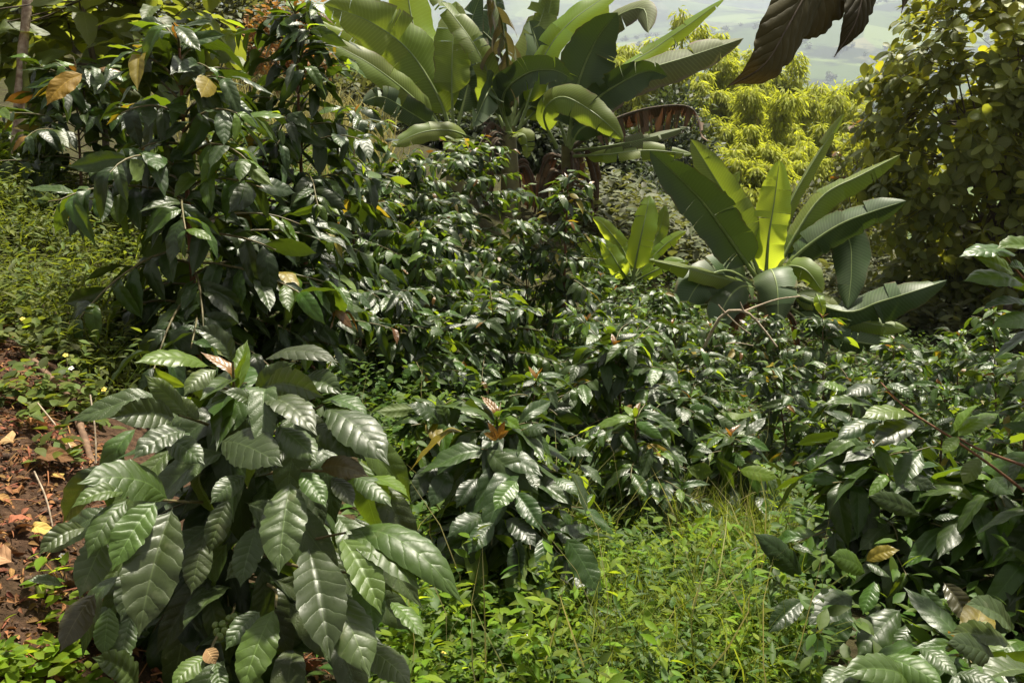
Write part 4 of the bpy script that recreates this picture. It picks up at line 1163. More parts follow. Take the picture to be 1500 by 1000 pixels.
# ------------------------------------------------------------------ trees with leaves one can tell apart
def leafy_tree(label, name, cat, base_px, base_d, center, rad, n_tip, leaf, seed, sp, mk, mk2, per=8, trunk_r=.05, bark='darkbark', alt_top=.3, group=None, up=.35, sel=None):
    r = np.random.default_rng(seed)
    b = ground(base_px, base_d)
    c = W3(*center)
    p = Plant(name, b, label, cat, group, sp)
    tr = crom([b - np.array([0, 0, .1]), b * .55 + c * .45 + r.normal(0, .05, 3), c + np.array([0, 0, rad[2] * .5])], 14)
    p.part('trunk', tube(tr, np.linspace(trunk_r, trunk_r * .25, 14), 8), M[bark])
    tips = []
    while len(tips) < n_tip:
        v = nrm(r.normal(0, 1, 3)) * r.uniform(.45, 1.0) ** .5
        if sn(v[0] * 3 + seed, v[1] * 3 + v[2] * 2.3, 1.7) > .45 and np.linalg.norm(v) > .75: continue
        q = c + v * rad
        if q[2] < H(q[0:1], q[1:2])[0] + .15: continue
        tips.append((q, v))
    limbs = [[] for _ in range(12)]
    hubs = []
    for k in range(max(6, n_tip // 14)):
        q, v = tips[r.integers(len(tips))]
        q = c + (q - c) * .72
        i0 = int(r.integers(4, 12))
        st = tr[i0]
        limbs[k % 12].append(tube(crom([st, st * .5 + q * .5 + np.array([0, 0, -.08 * rad[2]]), q], 7), np.linspace(trunk_r * .3, .005, 7), 5))
        hubs.append(q)
    hubs = np.array(hubs)
    for ti, (q, v) in enumerate(tips):
        hb = hubs[np.argmin(((hubs - q) ** 2).sum(1))]
        limbs[ti % 12].append(tube(crom([hb, hb * .5 + q * .5 + r.normal(0, .02, 3), q], 4), np.linspace(.0045, .002, 4), 4))
        out = nrm(v + np.array([0, 0, up]))
        alt = r.random() < alt_top * (0.4 + .9 * max(0, v[2] + .25))  # second leaf colour, more often towards the crown top
        a0 = r.uniform(0, 6.28)
        ex = nrm(np.cross(out, [.3, .1, 1])); ey = np.cross(out, ex)
        for j in range(per):
            a = a0 + j * 2.4
            e = R(r.uniform(5, 65)) * (j / per) + R(r.uniform(-18, 8))
            hd = (ex * math.cos(a) + ey * math.sin(a)) * math.cos(e) + out * math.sin(e)
            nn = out * .6 + .45 * r.normal(0, 1, 3) + np.array([0, 0, .8])
            p.leaf(q - out * leaf * .5 * (1 - j / per), hd, nn, leaf * r.uniform(.65, 1.15), mk2 if alt else mk, r.uniform(.85, 1.15))
    for l in limbs:
        if l: p.part('branch', cat_meshes(l), M[bark], 'stuff')
    return p


leafy_tree('broad bushy tree with round-tipped leaves filling the upper right', 'broadleaf_tree', 'tree', 1470, 10.8, (1490, 190, 10.8), np.array([1.95, 1.5, 2.35]), 1150, .205, 61, 'obovate', 'obovate', 'obovate_sunlit', per=8, trunk_r=.09, alt_top=.4)
leafy_tree('bushy olive shrub behind the upper right tree, beside the bamboo', 'leafy_shrub', 'shrub', 1262, 13.5, (1268, 275, 13.5), np.array([.65, .6, 1.2]), 170, .13, 62, 'obovate', 'obovate', 'coffee_bronze', per=7, trunk_r=.04, alt_top=.1)
leafy_tree('large-leaved pale shrub in the upper left corner, one leaf turned yellow', 'broadleaf_shrub', 'shrub', 130, 4.7, (125, 40, 4.7), np.array([.75, .5, .42]), 52, .26, 63, 'broad', 'broad', 'broad', per=6, trunk_r=.03, up=.8)
bs = PLANTS[-1]
hero_leaf(bs.root, bs.loc, (122, 108, 68, 155, 30, 3.85, 3.75, .3, .1, 'broad_yellow'), name='leaf', seed=5)
leafy_tree('dark leafy shrub filling the shade below the upper right tree', 'leafy_shrub', 'shrub', 1400, 11.5, (1390, 430, 11.5), np.array([1.2, .6, .85]), 200, .17, 64, 'obovate', 'obovate', 'obovate', per=7, trunk_r=.03)

# slender pale trunk, top left
tb = ground(20, 4.4)
tr_root = empty('slender_tree', tb, 'slender tree at the upper left with a pale speckled trunk', 'tree')
tp = crom([tb, W3(26, 190, 4.4), W3(32, 90, 4.4), W3(42, -30, 4.4), W3(48, -260, 4.4), W3(48, -260, 4.4) + np.array([-.4, .25, .45])], 26)
rr = np.linspace(.027, .018, 26) * (1 + .08 * np.sin(np.arange(26) * 1.9))
V, F, U = tube(tp, rr, 10)
link(bpy.data.objects.new('trunk', np_mesh('trunk', V - tb, F, U, [M['palebark']])), tr_root)
cr_m, cr_p = [], []
r9 = np.random.default_rng(91)
top9 = W3(48, -260, 4.4)
q9 = top9 + r9.normal(0, 1, (140, 3)) * np.array([.28, .28, .2]) + np.array([-.5, .3, .5])
V, F, U = scatter(*SHAPES['broad'][1][2], frames(r9.normal(0, 1, (140, 3)) + np.array([0, 0, -.3]), np.array([0, 0, 1.]) + r9.normal(0, .3, (140, 3)), np.full(140, .14)), q9 - tb)
link(bpy.data.objects.new('crown', np_mesh('crown', V, F, U, [M['broad']])), tr_root)['kind'] = 'stuff'

# overhanging branch with dead hanging leaves
ob_ = ground(2350, 1.7)
oh = empty('overhanging_tree', ob_, 'branch overhead with large withered dark leaves hanging into the top of the view', 'tree')
trk = crom([ob_, ob_ + np.array([0, 0, 1.2]), W3(2100, -500, 1.6)], 10)
V, F, U = tube(trk, np.linspace(.05, .03, 10), 8)
link(bpy.data.objects.new('trunk', np_mesh('trunk', V - ob_, F, U, [M['darkbark']])), oh)
br = crom([W3(2100, -500, 1.6), W3(1700, -300, 1.45), W3(1400, -180, 1.35), W3(1240, -110, 1.3), W3(1170, -90, 1.28)], 16)
V, F, U = tube(br, np.linspace(.018, .005, 16), 6)
link(bpy.data.objects.new('branch', np_mesh('branch', V - ob_, F, U, [M['darkbark']])), oh)
for i, (pts, wpx, sd) in enumerate([
    ([(1222, -100, 1.29), (1196, -40, 1.26), (1152, 42, 1.23), (1118, 96, 1.22), (1064, 128, 1.22)], 84, 3), ([(1240, -104, 1.30), (1222, -50, 1.28), (1194, 15, 1.27), (1158, 66, 1.27)], 108, 4),
    ([(1268, -110, 1.31), (1268, -40, 1.29), (1254, 30, 1.28), (1222, 84, 1.29)], 56, 5), ([(1350, -140, 1.34), (1338, -60, 1.33), (1330, -15, 1.33), (1320, 20, 1.33)], 22, 6)]):
    P_ = np.array([W3(*q) for q in pts])
    N_ = nrm(nrm(CAM - P_.mean(0)) + np.array([.35, 0, -.25]))
    V, F, U = blade(P_, wpx / FPX * 1.27, N_, 60, 14, .25, .012, 11, .02, prof_coffee, sd, .4, twist=.5 if i == 2 else .2)
    C_ = np.repeat(crom(P_, 61), 15, 0)
    tt_ = U[:, 1]; uu_ = np.abs(U[:, 0] - .5) * 2
    bite = .16 * np.clip(np.sin(tt_ * 37 + sd) + np.sin(tt_ * 61 + 2 * sd) - .9, 0, 1) * (U[:, 0] < .5) + .015 * np.sin(tt_ * 90 + sd)
    V = C_ + (V - C_) * (1 - bite * uu_ ** 2)[:, None]
    o = link(bpy.data.objects.new('leaf', np_mesh('leaf', V - ob_, F, U, [M['deadleaf']])), oh)
    V, F, U = tube(crom(P_, 20), np.linspace(.0022, .0007, 20), 5)
    link(bpy.data.objects.new('midrib', np_mesh('midrib', V - ob_, F, U, [M['darkbark']])), o).location = (0, 0, 0)
prof_limit = True


# ------------------------------------------------------------------ bamboo and distant trees
QV = np.array([[0, 0, 0], [.13, .45, .03], [0, 1, -.12], [-.13, .45, .03]], float)
QF = np.array([[0, 1, 2, 3]])
QU = np.array([[.5, 0], [1, .5], [.5, 1], [0, .5]], float)
GRP_B = 'bamboo clumps on the slope beyond'


def bamboo(label, px, py, d, rpx, seed, hpx=None, n=26, mk='bamboo'):
    r = np.random.default_rng(seed)
    b = ground(px, d)
    top = W3(px, py, d)
    h = max(2.0, top[2] - b[2])
    rad = rpx / FPX * d
    root = empty('bamboo_clump', b, label, 'bamboo', GRP_B)
    cul, pos, dr, nn, ln = [], [], [], [], []
    for k in range(n):
        a = r.uniform(0, 6.28)
        q = r.uniform(.15, 1.0) ** .7
        hh = h * r.uniform(.6, 1.06) * (1 - .20 * q * q)
        out = np.array([math.cos(a), math.sin(a), 0]) * rad * q
        P = crom([b + out * .12, b + out * .25 + np.array([0, 0, hh * .55]), b + out * .62 + np.array([0, 0, hh * .93]), b + out * 1.15 + np.array([0, 0, hh * .86])], 12)
        cul.append(tube(P, np.linspace(.05, .01, 12), 4))
        for _ in range(15):
            f = r.uniform(.30, 1.0) ** .8
            i = f * 11
            c = P[int(min(10, i))] + (P[int(min(10, i)) + 1] - P[int(min(10, i))]) * (i - int(min(10, i)))
            s = rad * r.uniform(.07, .25) * (1.25 - .5 * f)
            m = 46
            v = r.normal(0, 1, (m, 3)) * np.array([1, 1, .62])
            v = v / np.maximum(1, np.linalg.norm(v, axis=1, keepdims=True) / 1.3)
            pos.append(c + v * s * .75 + out / max(rad, .1) * s * .5)
            o = nrm(v * np.array([1, 1, .3]) + out / max(rad, .1) * .5)
            dr.append(o * .75 + np.array([0, 0, -.75]) + r.normal(0, .3, (m, 3)))
            nn.append(np.array([0, 0, 1.]) + o * .7 + r.normal(0, .3, (m, 3)))
            ln.append(r.uniform(.20, .40, m) * max(.55, d / 40))
    V, F, U = cat_meshes(cul)
    link(bpy.data.objects.new('culm', np_mesh('culm', V - b, F, U, [M['culm']])), root)['kind'] = 'stuff'
    pos, dr, nn, ln = np.vstack(pos), np.vstack(dr), np.vstack(nn), np.concatenate(ln)
    V, F, U = scatter(QV, QF, QU, frames(dr, nn, ln), pos - b)
    link(bpy.data.objects.new('foliage', np_mesh('foliage', V, F, U, [M[mk]], smooth=False)), root)['kind'] = 'stuff'


for i, (lb, px, py, dd, rp) in enumerate([
    ('tall bamboo clump right behind the tip of the hanging dead leaf', 1105, 112, 36, 84), ('bamboo clump with a rounded golden head left of the lime furled banana leaf', 1066, 168, 30, 66),
    ('bamboo clump below the narrow hanging dead leaf', 1190, 100, 40, 84), ('bamboo clump leaning towards the upper right tree', 1236, 120, 44, 66),
    ('feathery bamboo clump above the long torn banana leaf', 1050, 34, 48, 70), ('bamboo clump rising behind the right end of the big banana clump', 985, 22, 46, 76),
    ('bright bamboo clump low behind the right banana plant', 1160, 190, 33, 70), ('bamboo clump low beside the olive shrub', 1222, 172, 36, 66),
    ('lowest bamboo clump, over the dark hollow behind the right banana', 1085, 212, 27, 56), ('palest bamboo clump, farthest down the slope', 1130, 58, 54, 70),
    ('bamboo clump peeping between the leaves of the big banana clump', 905, 40, 48, 80), ('bamboo clump left of the big banana clump', 560, 60, 30, 110),
    ('small bamboo clump in front of the palest one', 1165, 150, 36, 52), ('small bamboo clump between the tall one and the golden-headed one', 1085, 158, 34, 46),
    ('bamboo clump right of the bright low one', 1200, 235, 30, 46), ('bamboo clump down in the hollow left of the lowest one', 1035, 245, 28, 46),
    ('small bamboo clump between the big banana clump and the palest one', 1010, 88, 44, 52), ('bamboo clump under the narrow dead leaf\'s tip', 1250, 150, 40, 50), ('bamboo clump behind the narrow upright banana leaf', 1180, 215, 31, 50),
    ('bamboo clump between the dead banana leaf and the furled leaf', 1020, 150, 32, 60), ('bamboo clump at the foot of the upper right tree', 1280, 200, 34, 60)]):
    bamboo(lb, px, py, dd, rp, 800 + i)


def bushy(label, px, d, top_py, rpx, seed, mk='fartree', n=60, leaf=.22, name='tree', cat='tree', group='trees and shrubs on the slope beyond', bark='darkbark', flat=1.0):
    r = np.random.default_rng(seed)
    b = ground(px, d)
    top = W3(px, top_py, d)
    h = max(.5, top[2] - b[2])
    rad = rpx / FPX * d
    root = empty(name, b, label, cat, group)
    V, F, U = tube(crom([b - np.array([0, 0, .1]), b + np.array([.03, 0, h * .4]), b + np.array([0, 0, h * .8])], 8), np.linspace(.03 * h, .008 * h, 8), 6)
    link(bpy.data.objects.new('trunk', np_mesh('trunk', V - b, F, U, [M[bark]])), root)
    pos, dr, nn, ln = [], [], [], []
    for k in range(n):
        v = nrm(r.normal(0, 1, 3)) * r.uniform(.35, 1) ** .5
        c = b + np.array([v[0] * rad, v[1] * rad, h * (.55 + .42 * v[2])])
        m = 60
        s = rad * r.uniform(.14, .27)
        w_ = r.normal(0, 1, (m, 3)) * s
        pos.append(c + w_)
        o = nrm(w_ + v * s)
        dr.append(o + np.array([0, 0, -.2]) + r.normal(0, .4, (m, 3)))
        nn.append(o * .6 + np.array([0, 0, 1.]) + r.normal(0, .3, (m, 3)))
        ln.append(leaf * r.uniform(.6, 1.2, m))
    pos, dr, nn, ln = np.vstack(pos), np.vstack(dr), np.vstack(nn), np.concatenate(ln)
    V, F, U = scatter(QV * np.array([2.0, 1, 1]), QF, QU, frames(dr, nn, ln), pos - b)
    link(bpy.data.objects.new('crown', np_mesh('crown', V, F, U, [M[mk]], smooth=False)), root)['kind'] = 'stuff'


for i, a in enumerate([
    ('dark rounded tree below the shredded banana leaf', 935, 19, 250, 66, 'fartree_dark', 70, .16), ('dark tree between the dead banana leaf and the golden bamboo', 975, 24, 128, 58, 'fartree_dark', 80, .20),
    ('grey-green shrub left of the narrow upright banana leaf', 1150, 22, 262, 55, 'fartree', 60, .16), ('dusky shrub in the hollow behind the right banana plant', 1100, 17, 345, 60, 'fartree_dark', 60, .14),
    ('grey-green shrub in the hollow right of the narrow upright banana leaf', 1225, 18, 285, 55, 'fartree', 60, .15), ('dark shrub low between the lime young banana and the red-stemmed coffee tree', 900, 14, 300, 45, 'fartree_dark', 50, .11),
    ('olive shrub behind the lime young banana', 990, 15, 345, 60, 'fartree_dark', 50, .12), ('pale bushy tree behind the upper left shrub', 60, 13, -70, 120, 'fartree', 60, .2),
    ('green tree behind the tall dark coffee tree', 330, 13, -30, 95, 'fartree', 70, .16), ('green tree behind the slim coffee tree', 500, 15, 150, 80, 'fartree', 60, .18), ('dark shrub behind the middle stems of the big banana clump', 760, 13, 140, 75, 'fartree_dark', 70, .14),
    ('dark shrub behind the left stem of the big banana clump', 640, 14, 165, 75, 'fartree_dark', 60, .14), ('dark shrub behind the right stem of the big banana clump', 870, 14, 175, 65, 'fartree_dark', 60, .14)]):
    bushy(a[0], a[1], a[2], a[3], a[4], 900 + i, a[5], a[6], a[7])
bushy('rusty orange shrub on the dry bank beside the banana clump', 430, 12, -12, 48, 930, 'orangeshrub', 30, .10, name='rusty_shrub', cat='shrub')

# woods far down the valley
r = np.random.default_rng(44)
pos, dr, nn, ln = [], [], [], []
for k in range(2300):
    y = r.uniform(350, 2100)
    x = y * r.uniform(-.65, .65)
    if sn(np.array(x), np.array(y), .011, 2.) < .38: continue
    z = float(H(np.array([x]), np.array([y]))[0])
    s = r.uniform(2.5, 5.5)
    m = 50
    v = nrm(r.normal(0, 1, (m, 3)))
    pos.append(np.array([x, y, z + s]) + v * s * np.array([1.2, 1.2, .9]) * r.uniform(.6, 1, (m, 1)))
    dr.append(r.normal(0, 1, (m, 3)))
    nn.append(v + np.array([0, 0, .6]))
    ln.append(np.full(m, s * .7))
V, F, U = scatter(QV * np.array([3.4, 1, 1]), QF, QU, frames(np.vstack(dr), np.vstack(nn), np.concatenate(ln)), np.vstack(pos))
tag(link(bpy.data.objects.new('far_woods', np_mesh('far_woods', V, F, U, [M['fartree_dark']], smooth=False))), 'dark hedges and woods far across the hazy valley', 'woods', kind='stuff')


# ------------------------------------------------------------------ ground cover
def in_poly(px, py, poly):
    poly = np.array(poly, float)
    c = np.zeros(px.shape, bool)
    j = len(poly) - 1
    for i in range(len(poly)):
        xi, yi = poly[i]; xj, yj = poly[j]
        c ^= ((yi > py) != (yj > py)) & (px < (xj - xi) * (py - yi) / (yj - yi + 1e-12) + xi)
        j = i
    return c


def sample_ground(n, box, poly, r, keep=None):
    x = r.uniform(box[0], box[1], n); y = r.uniform(box[2], box[3], n)
    z = H(x, y)
    P = np.stack([x, y, z], 1)
    px, py, d = PIX(P)
    ok = (d > .5)
    if poly is not None:
        o2 = np.zeros(n, bool)
        for q in poly: o2 |= in_poly(px, py, q)
        ok &= o2
    if keep is not None: ok &= keep(P, px, py, r)
    return P[ok]


LT = SHAPES['broad'][2][2]
HV = np.array([[0, 0, 0], [.20, .28, .035], [.22, .52, .02], [.11, .80, -.05], [0, 1, -.14], [-.11, .80, -.05], [-.22, .52, .02], [-.20, .28, .035], [0, .3, -.01], [0, .55, -.03], [0, .8, -.08]], float)
HFq = np.array([[0, 1, 8, 8], [8, 1, 2, 9], [9, 2, 3, 10], [10, 3, 4, 4], [0, 8, 7, 7], [7, 8, 9, 6], [6, 9, 10, 5], [5, 10, 4, 4]])
HT = np.array([[0, 1, 8], [8, 1, 2], [8, 2, 9], [9, 2, 3], [9, 3, 10], [10, 3, 4], [0, 8, 7], [7, 8, 9], [7, 9, 6], [6, 9, 10], [6, 10, 5], [5, 10, 4]])
HU = np.stack([HV[:, 0] * 2 + .5, HV[:, 1]], 1)


def herbs(P, r, h=(.05, .2), k=10, leaf=(.02, .045), lean=.25, spread=1.0, narrow=1.0, w=.5):
    n = len(P)
    hh = r.uniform(*h, n)
    ln_ = nrm(np.stack([r.normal(0, lean, n), r.normal(0, lean, n), np.ones(n)], 1))
    i = np.repeat(np.arange(n), k)
    f = r.uniform(.15, 1.0, n * k)
    pos = P[i] + ln_[i] * (hh[i] * f)[:, None]
    a = r.uniform(0, 6.28, n * k)
    e = r.uniform(-.35, .75, n * k)
    dr = np.stack([np.cos(a) * np.cos(e), np.sin(a) * np.cos(e), np.sin(e)], 1)
    nn = np.array([0, 0, 1.]) - dr * .4 + r.normal(0, .3, (n * k, 3))
    L = r.uniform(*leaf, n * k) * (1.15 - .35 * f)
    pos = pos + dr * (L * .25)[:, None]
    return scatter(HV, HT, HU, frames(dr, nn, L, L * narrow), pos)


def stems(P, r, hgt, rad):
    pass


GV = np.array([[-.5, 0, 0], [.5, 0, 0], [-.42, .35, .03], [.42, .35, .03], [-.28, .7, -.06], [.28, .7, -.06], [0, 1, -.25]], float)
GT = np.array([[0, 1, 3], [0, 3, 2], [2, 3, 5], [2, 5, 4], [4, 5, 6]])
GU = np.stack([GV[:, 0] + .5, GV[:, 1]], 1)


def blades(P, r, h=(.08, .25), w=.004, lean=.5, bend=1.0):
    n = len(P)
    L = r.uniform(*h, n)
    dr = nrm(np.stack([r.normal(0, lean, n), r.normal(0, lean, n), np.ones(n)], 1))
    nn = np.stack([r.normal(0, 1, n), r.normal(0, 1, n), np.full(n, .3)], 1)
    tv = GV.copy(); tv[:, 2] *= bend
    return scatter(tv, GT, GU, frames(dr, nn, L, np.full(n, w) * r.uniform(.6, 1.4, n), L), P)


def stuff(name, geo, mk, label, cat):
    o = bpy.data.objects.new(name, np_mesh(name, *geo, [M[mk]]))
    return tag(link(o), label, cat, kind='stuff')


r = np.random.default_rng(77)
CEN = [(540, 640), (620, 600), (700, 720), (860, 720), (960, 700), (1130, 730), (1150, 850), (1200, 1000), (1200, 1100), (540, 1100)]
LEFT = [(-80, 230), (60, 240), (160, 330), (330, 430), (340, 640), (200, 620), (130, 560), (60, 500), (-80, 470)]
BL = [(-50, 880), (60, 850), (110, 920), (140, 1040), (-50, 1040)]
MIDL = [(400, 520), (600, 540), (640, 760), (640, 1040), (380, 1060), (340, 880), (360, 780)]
UND = [(540, 480), (1300, 480), (1520, 480), (1520, 1060), (1180, 1060), (1100, 760), (620, 640)]
P = sample_ground(17000, (-1.0, 1.4, 1.3, 4.2), [CEN], r, lambda P, px, py, r: r.random(len(P)) < np.where(py > 780, .75, .32) * np.clip(.55 + 1.1 * sn(P[:, 0], P[:, 1], 5.0, .3), .04, 1))
stuff('weeds', herbs(P, r, (.03, .13), 11, (.012, .032)), 'weed', 'bright green broad-leaved weeds covering the ground in the centre', 'weeds')
P = sample_ground(800, (-1.0, 1.4, 1.3, 4.2), [CEN], r, lambda P, px, py, r: sn(P[:, 0], P[:, 1], 4.0, 1.3) > -.1)
stuff('weeds', herbs(P, r, (.10, .30), 13, (.025, .06), lean=.35, narrow=.85), 'weed', 'taller leafy weeds standing out of the ground cover in the centre', 'weeds')
P = sample_ground(900, (-1.0, 1.4, 1.3, 4.2), [CEN], r, lambda P, px, py, r: sn(P[:, 0], P[:, 1], 4.5, 4.3) > .0)
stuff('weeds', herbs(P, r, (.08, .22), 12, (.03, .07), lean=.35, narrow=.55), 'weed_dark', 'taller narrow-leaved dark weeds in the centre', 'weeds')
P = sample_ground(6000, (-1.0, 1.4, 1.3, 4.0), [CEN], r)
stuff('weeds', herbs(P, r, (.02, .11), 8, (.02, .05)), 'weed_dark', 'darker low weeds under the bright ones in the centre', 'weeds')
P = sample_ground(1500, (-.3, 1.4, 1.8, 4.6), [[(820, 800), (870, 700), (960, 690), (1130, 720), (1150, 850)]], r, lambda P, px, py, r: sn(P[:, 0], P[:, 1], 6., 2.5) > -.2)
stuff('grass', blades(P, r, (.12, .34), .003, .7, 1.6), 'drygrass', 'tangle of straw coloured grass at the edge of the central bushes', 'grass')
P = sample_ground(9000, (-.3, 1.4, 1.8, 4.6), [[(820, 830), (850, 700), (960, 690), (1130, 720), (1170, 880)]], r, lambda P, px, py, r: sn(P[:, 0], P[:, 1], 9., 1.1) > .15)
stuff('grass', blades(P, r, (.10, .32), .0034, .5, 1.4), 'grass', 'tufts of long green grass at the back of the clearing', 'grass')
P = sample_ground(260, (-1.0, 1.4, 1.3, 4.2), [CEN], r)
stuff('grass', blades(P, r, (.25, .5), .004, .35, 1.2), 'drygrass', 'long pale grass stalks sticking out of the weeds', 'grass')
P = sample_ground(17000, (-.7, 1.4, 1.5, 4.6), [[(600, 900), (700, 800), (850, 700), (960, 690), (1130, 720), (1180, 880), (1180, 1040), (700, 1040)]], r, lambda P, px, py, r: sn(P[:, 0], P[:, 1], 3.1, .5) > .0)
stuff('grass', blades(P, r, (.06, .26), .0036, .6, 1.8), 'grass', 'thin yellowish grass among the weeds in front of the central bushes', 'grass')
P = sample_ground(26000, (-4.5, -.4, 2.3, 6.5), [LEFT], r, lambda P, px, py, r: r.random(len(P)) < .7)
stuff('grass', blades(P, r, (.06, .22), .006, .5, 1.6), 'grass', 'grass on the bank at the left', 'grass')
P = sample_ground(9000, (-4.5, -.3, 2.2, 6.5), [LEFT], r)
stuff('weeds', herbs(P, r, (.06, .28), 12, (.025, .06), narrow=.7), 'bank', 'feathery green weeds on the left bank behind the front bush', 'weeds')
P = sample_ground(1500, (-1.6, -.5, 1.0, 2.2), [BL], r, lambda P, px, py, r: sn(P[:, 0], P[:, 1], 9., .5) > -.1)
stuff('weeds', herbs(P, r, (.03, .12), 9, (.022, .042), narrow=1.25), 'weed', 'round-leaved weeds in the lower left corner', 'weeds')
P = sample_ground(2600, (-2.4, -.5, 1.2, 3.4), [[(-20, 500), (60, 490), (170, 590), (165, 690), (90, 700), (40, 620), (-20, 600)]], r, lambda P, px, py, r: sn(P[:, 0], P[:, 1], 8., 1.5) > -.25)
stuff('weeds', herbs(P, r, (.03, .14), 7, (.03, .055), narrow=1.3), 'bank', 'heart-leaved weeds on the soil bank at the left', 'weeds')
P = sample_ground(8000, (-3., 4.5, 1.5, 10), [UND, MIDL, [(300, 200), (600, 200), (600, 560), (300, 560)], [(850, 250), (1300, 380), (1300, 560), (850, 560)]], r)
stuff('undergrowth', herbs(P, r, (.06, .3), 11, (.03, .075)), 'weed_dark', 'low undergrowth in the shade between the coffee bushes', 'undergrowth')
P = sample_ground(17000, (-9, 1.5, 7.5, 24), [[(200, -40), (520, -40), (600, 300), (380, 330), (250, 260)]], r)
stuff('dry_grass', blades(P, r, (.2, .6), .016, .4, 1.5), 'drygrass', 'pale dry grass on the sunny bank behind the left coffee trees', 'grass')
P = sample_ground(26000, (-8, 16, 10, 34), [[(820, 200), (1500, 250), (1500, 560), (820, 520)]], r)
stuff('undergrowth', herbs(P, r, (.2, .7), 8, (.10, .24)), 'fartree', 'rough growth on the slope below the bamboo', 'undergrowth')

# leaf litter on the soil bank
SOIL = [(-60, 470), (40, 500), (120, 600), (200, 760), (330, 860), (470, 900), (500, 1060), (-60, 1060)]
P = sample_ground(16000, (-2.4, -.1, 1.0, 3.0), [SOIL], r)
n = len(P)
a = r.uniform(0, 6.28, n)
dr = np.stack([np.cos(a), np.sin(a), r.normal(0, .25, n)], 1)
L = r.uniform(.006, .026, n) * np.where(r.random(n) < .12, 1.9, 1)
V, F, U = scatter(HV * np.array([1, 1, 3.0]), HT, HU, frames(dr, np.array([0, 0, 1.]) + r.normal(0, .5, (n, 3)), L), P + np.array([0, 0, .006]))
stuff('leaf_litter', (V, F, U), 'litter', 'brown crumbled leaf litter over the soil bank at the left', 'leaf litter')
P = sample_ground(4200, (-2.4, -.1, 1.0, 3.0), [SOIL], r)
n = len(P)
a = r.uniform(0, 6.28, n)
L = r.uniform(.02, .12, n)
dr = np.stack([np.cos(a), np.sin(a), r.normal(0, .2, n)], 1)
V, F, U = scatter(GV * np.array([1, 1, .4]), GT, GU, frames(dr, np.array([0, 0, 1.]) + r.normal(0, .4, (n, 3)), L, np.full(n, .003), L), P + np.array([0, 0, .008]))
stuff('twig_litter', (V, F, U), 'litter', 'thin straw and twigs lying in the leaf litter', 'twigs')


P = sample_ground(12000, (-2.4, -.1, 1.0, 3.0), [SOIL], r)
OV = np.array([[1, 0, 0], [-.9, .2, 0], [.1, 1, .1], [-.1, -1.1, 0], [0, .1, .8], [.1, 0, -.7]], float)
OF = np.array([[0, 2, 4], [2, 1, 4], [1, 3, 4], [3, 0, 4], [2, 0, 5], [1, 2, 5], [3, 1, 5], [0, 3, 5]])
n = len(P)
a = r.uniform(0, 6.28, n)
L = r.uniform(.002, .006, n) * np.where(r.random(n) < .08, 2.4, 1)
V, F, U = scatter(OV, OF, np.zeros((6, 2)), frames(np.stack([np.cos(a), np.sin(a), r.normal(0, .5, n)], 1), np.array([0, 0, 1.]) + r.normal(0, .5, (n, 3)), L, L * r.uniform(.6, 1.2, n)), P + np.array([0, 0, .003]))
tag(link(bpy.data.objects.new('soil_crumbs', np_mesh('soil_crumbs', V, F, U, [bark_mat('soil_crumb', (.035, .02, .012), (.12, .07, .042), 200, .95)]))), 'crumbs and clods of dark soil on the bank at the left', 'soil', kind='stuff')


def on_ground(px, py):
    """the ground point seen at a pixel"""
    v = nrm(W3(px, py, 1.0) - CAM)
    s = np.linspace(.8, 14, 1400)
    Q = CAM + v * s[:, None]
    below = Q[:, 2] <= H(Q[:, 0], Q[:, 1]) + .004
    return Q[np.argmax(below)] if below.any() else Q[-1]


for i, (px, py, L, ang, mk, lb) in enumerate([
    (22, 655, .085, 2.6, 'litter_tan', 'broad tan fallen leaf on the soil at the left edge'), (45, 632, .075, 1.5, 'litter', 'narrow reddish fallen leaf standing beside the broad tan one'),
    (50, 677, .085, .05, 'litter', 'long curled brown fallen leaf lying across the soil'), (85, 708, .05, 1.9, 'litter_yellow', 'small ochre fallen leaf beside the front bush\'s top left leaf'),
    (45, 782, .055, -.1, 'litter_yellow', 'bright yellowish fallen leaf on the dark soil'), (22, 832, .09, 3.0, 'litter_tan', 'pale pinkish fallen leaf at the left edge, curled'),
    (85, 660, .05, .6, 'litter_tan', 'pale orange fallen leaf among the heart-leaved weeds'), (6, 590, .05, .3, 'litter', 'rusty fallen leaf at the left edge above the broad tan leaf'),
    (62, 970, .06, 1.2, 'litter', 'dark brown fallen leaf in the lower left corner'), (30, 730, .05, 2.2, 'litter', 'small brown fallen leaf between the curled and the yellowish ones'),
    (12, 775, .05, .9, 'litter', 'dull brown fallen leaf left of the yellowish one')]):
    q = on_ground(px, py)
    rr_ = np.random.default_rng(i)
    V0, F0, U0 = SHAPES['broad'][i % 8][1]
    V0 = V0 * np.array([1, 1, 2.0])
    Mx = frames(np.array([[math.cos(ang), math.sin(ang), .12]]), np.array([[rr_.normal(0, .25), -.45, 1.]]), np.array([L]))
    V, F, U = scatter(V0, F0, U0, Mx, np.zeros((1, 3)))
    o = bpy.data.objects.new('fallen_leaf', np_mesh('fallen_leaf', V, F, U, [M[mk]]))
    o.location = q + np.array([0, 0, .012])
    tag(link(o), lb, 'fallen leaf', 'dry leaves fallen on the soil bank')
# dry leaf caught on the front bush
q = W3(302, 950, 1.41)
V, F, U = blade(np.array([q, W3(309, 960, 1.40), W3(316, 972, 1.40)]), .026, nrm(CAM - q), 8, 4, .2)
o = bpy.data.objects.new('fallen_leaf', np_mesh('fallen_leaf', V - q, F, U, [M['litter_tan']]))
o.location = q
tag(link(o), 'orange dry leaf scrap caught among the lowest leaves of the front bush', 'fallen leaf', 'dry leaves fallen on the soil bank')

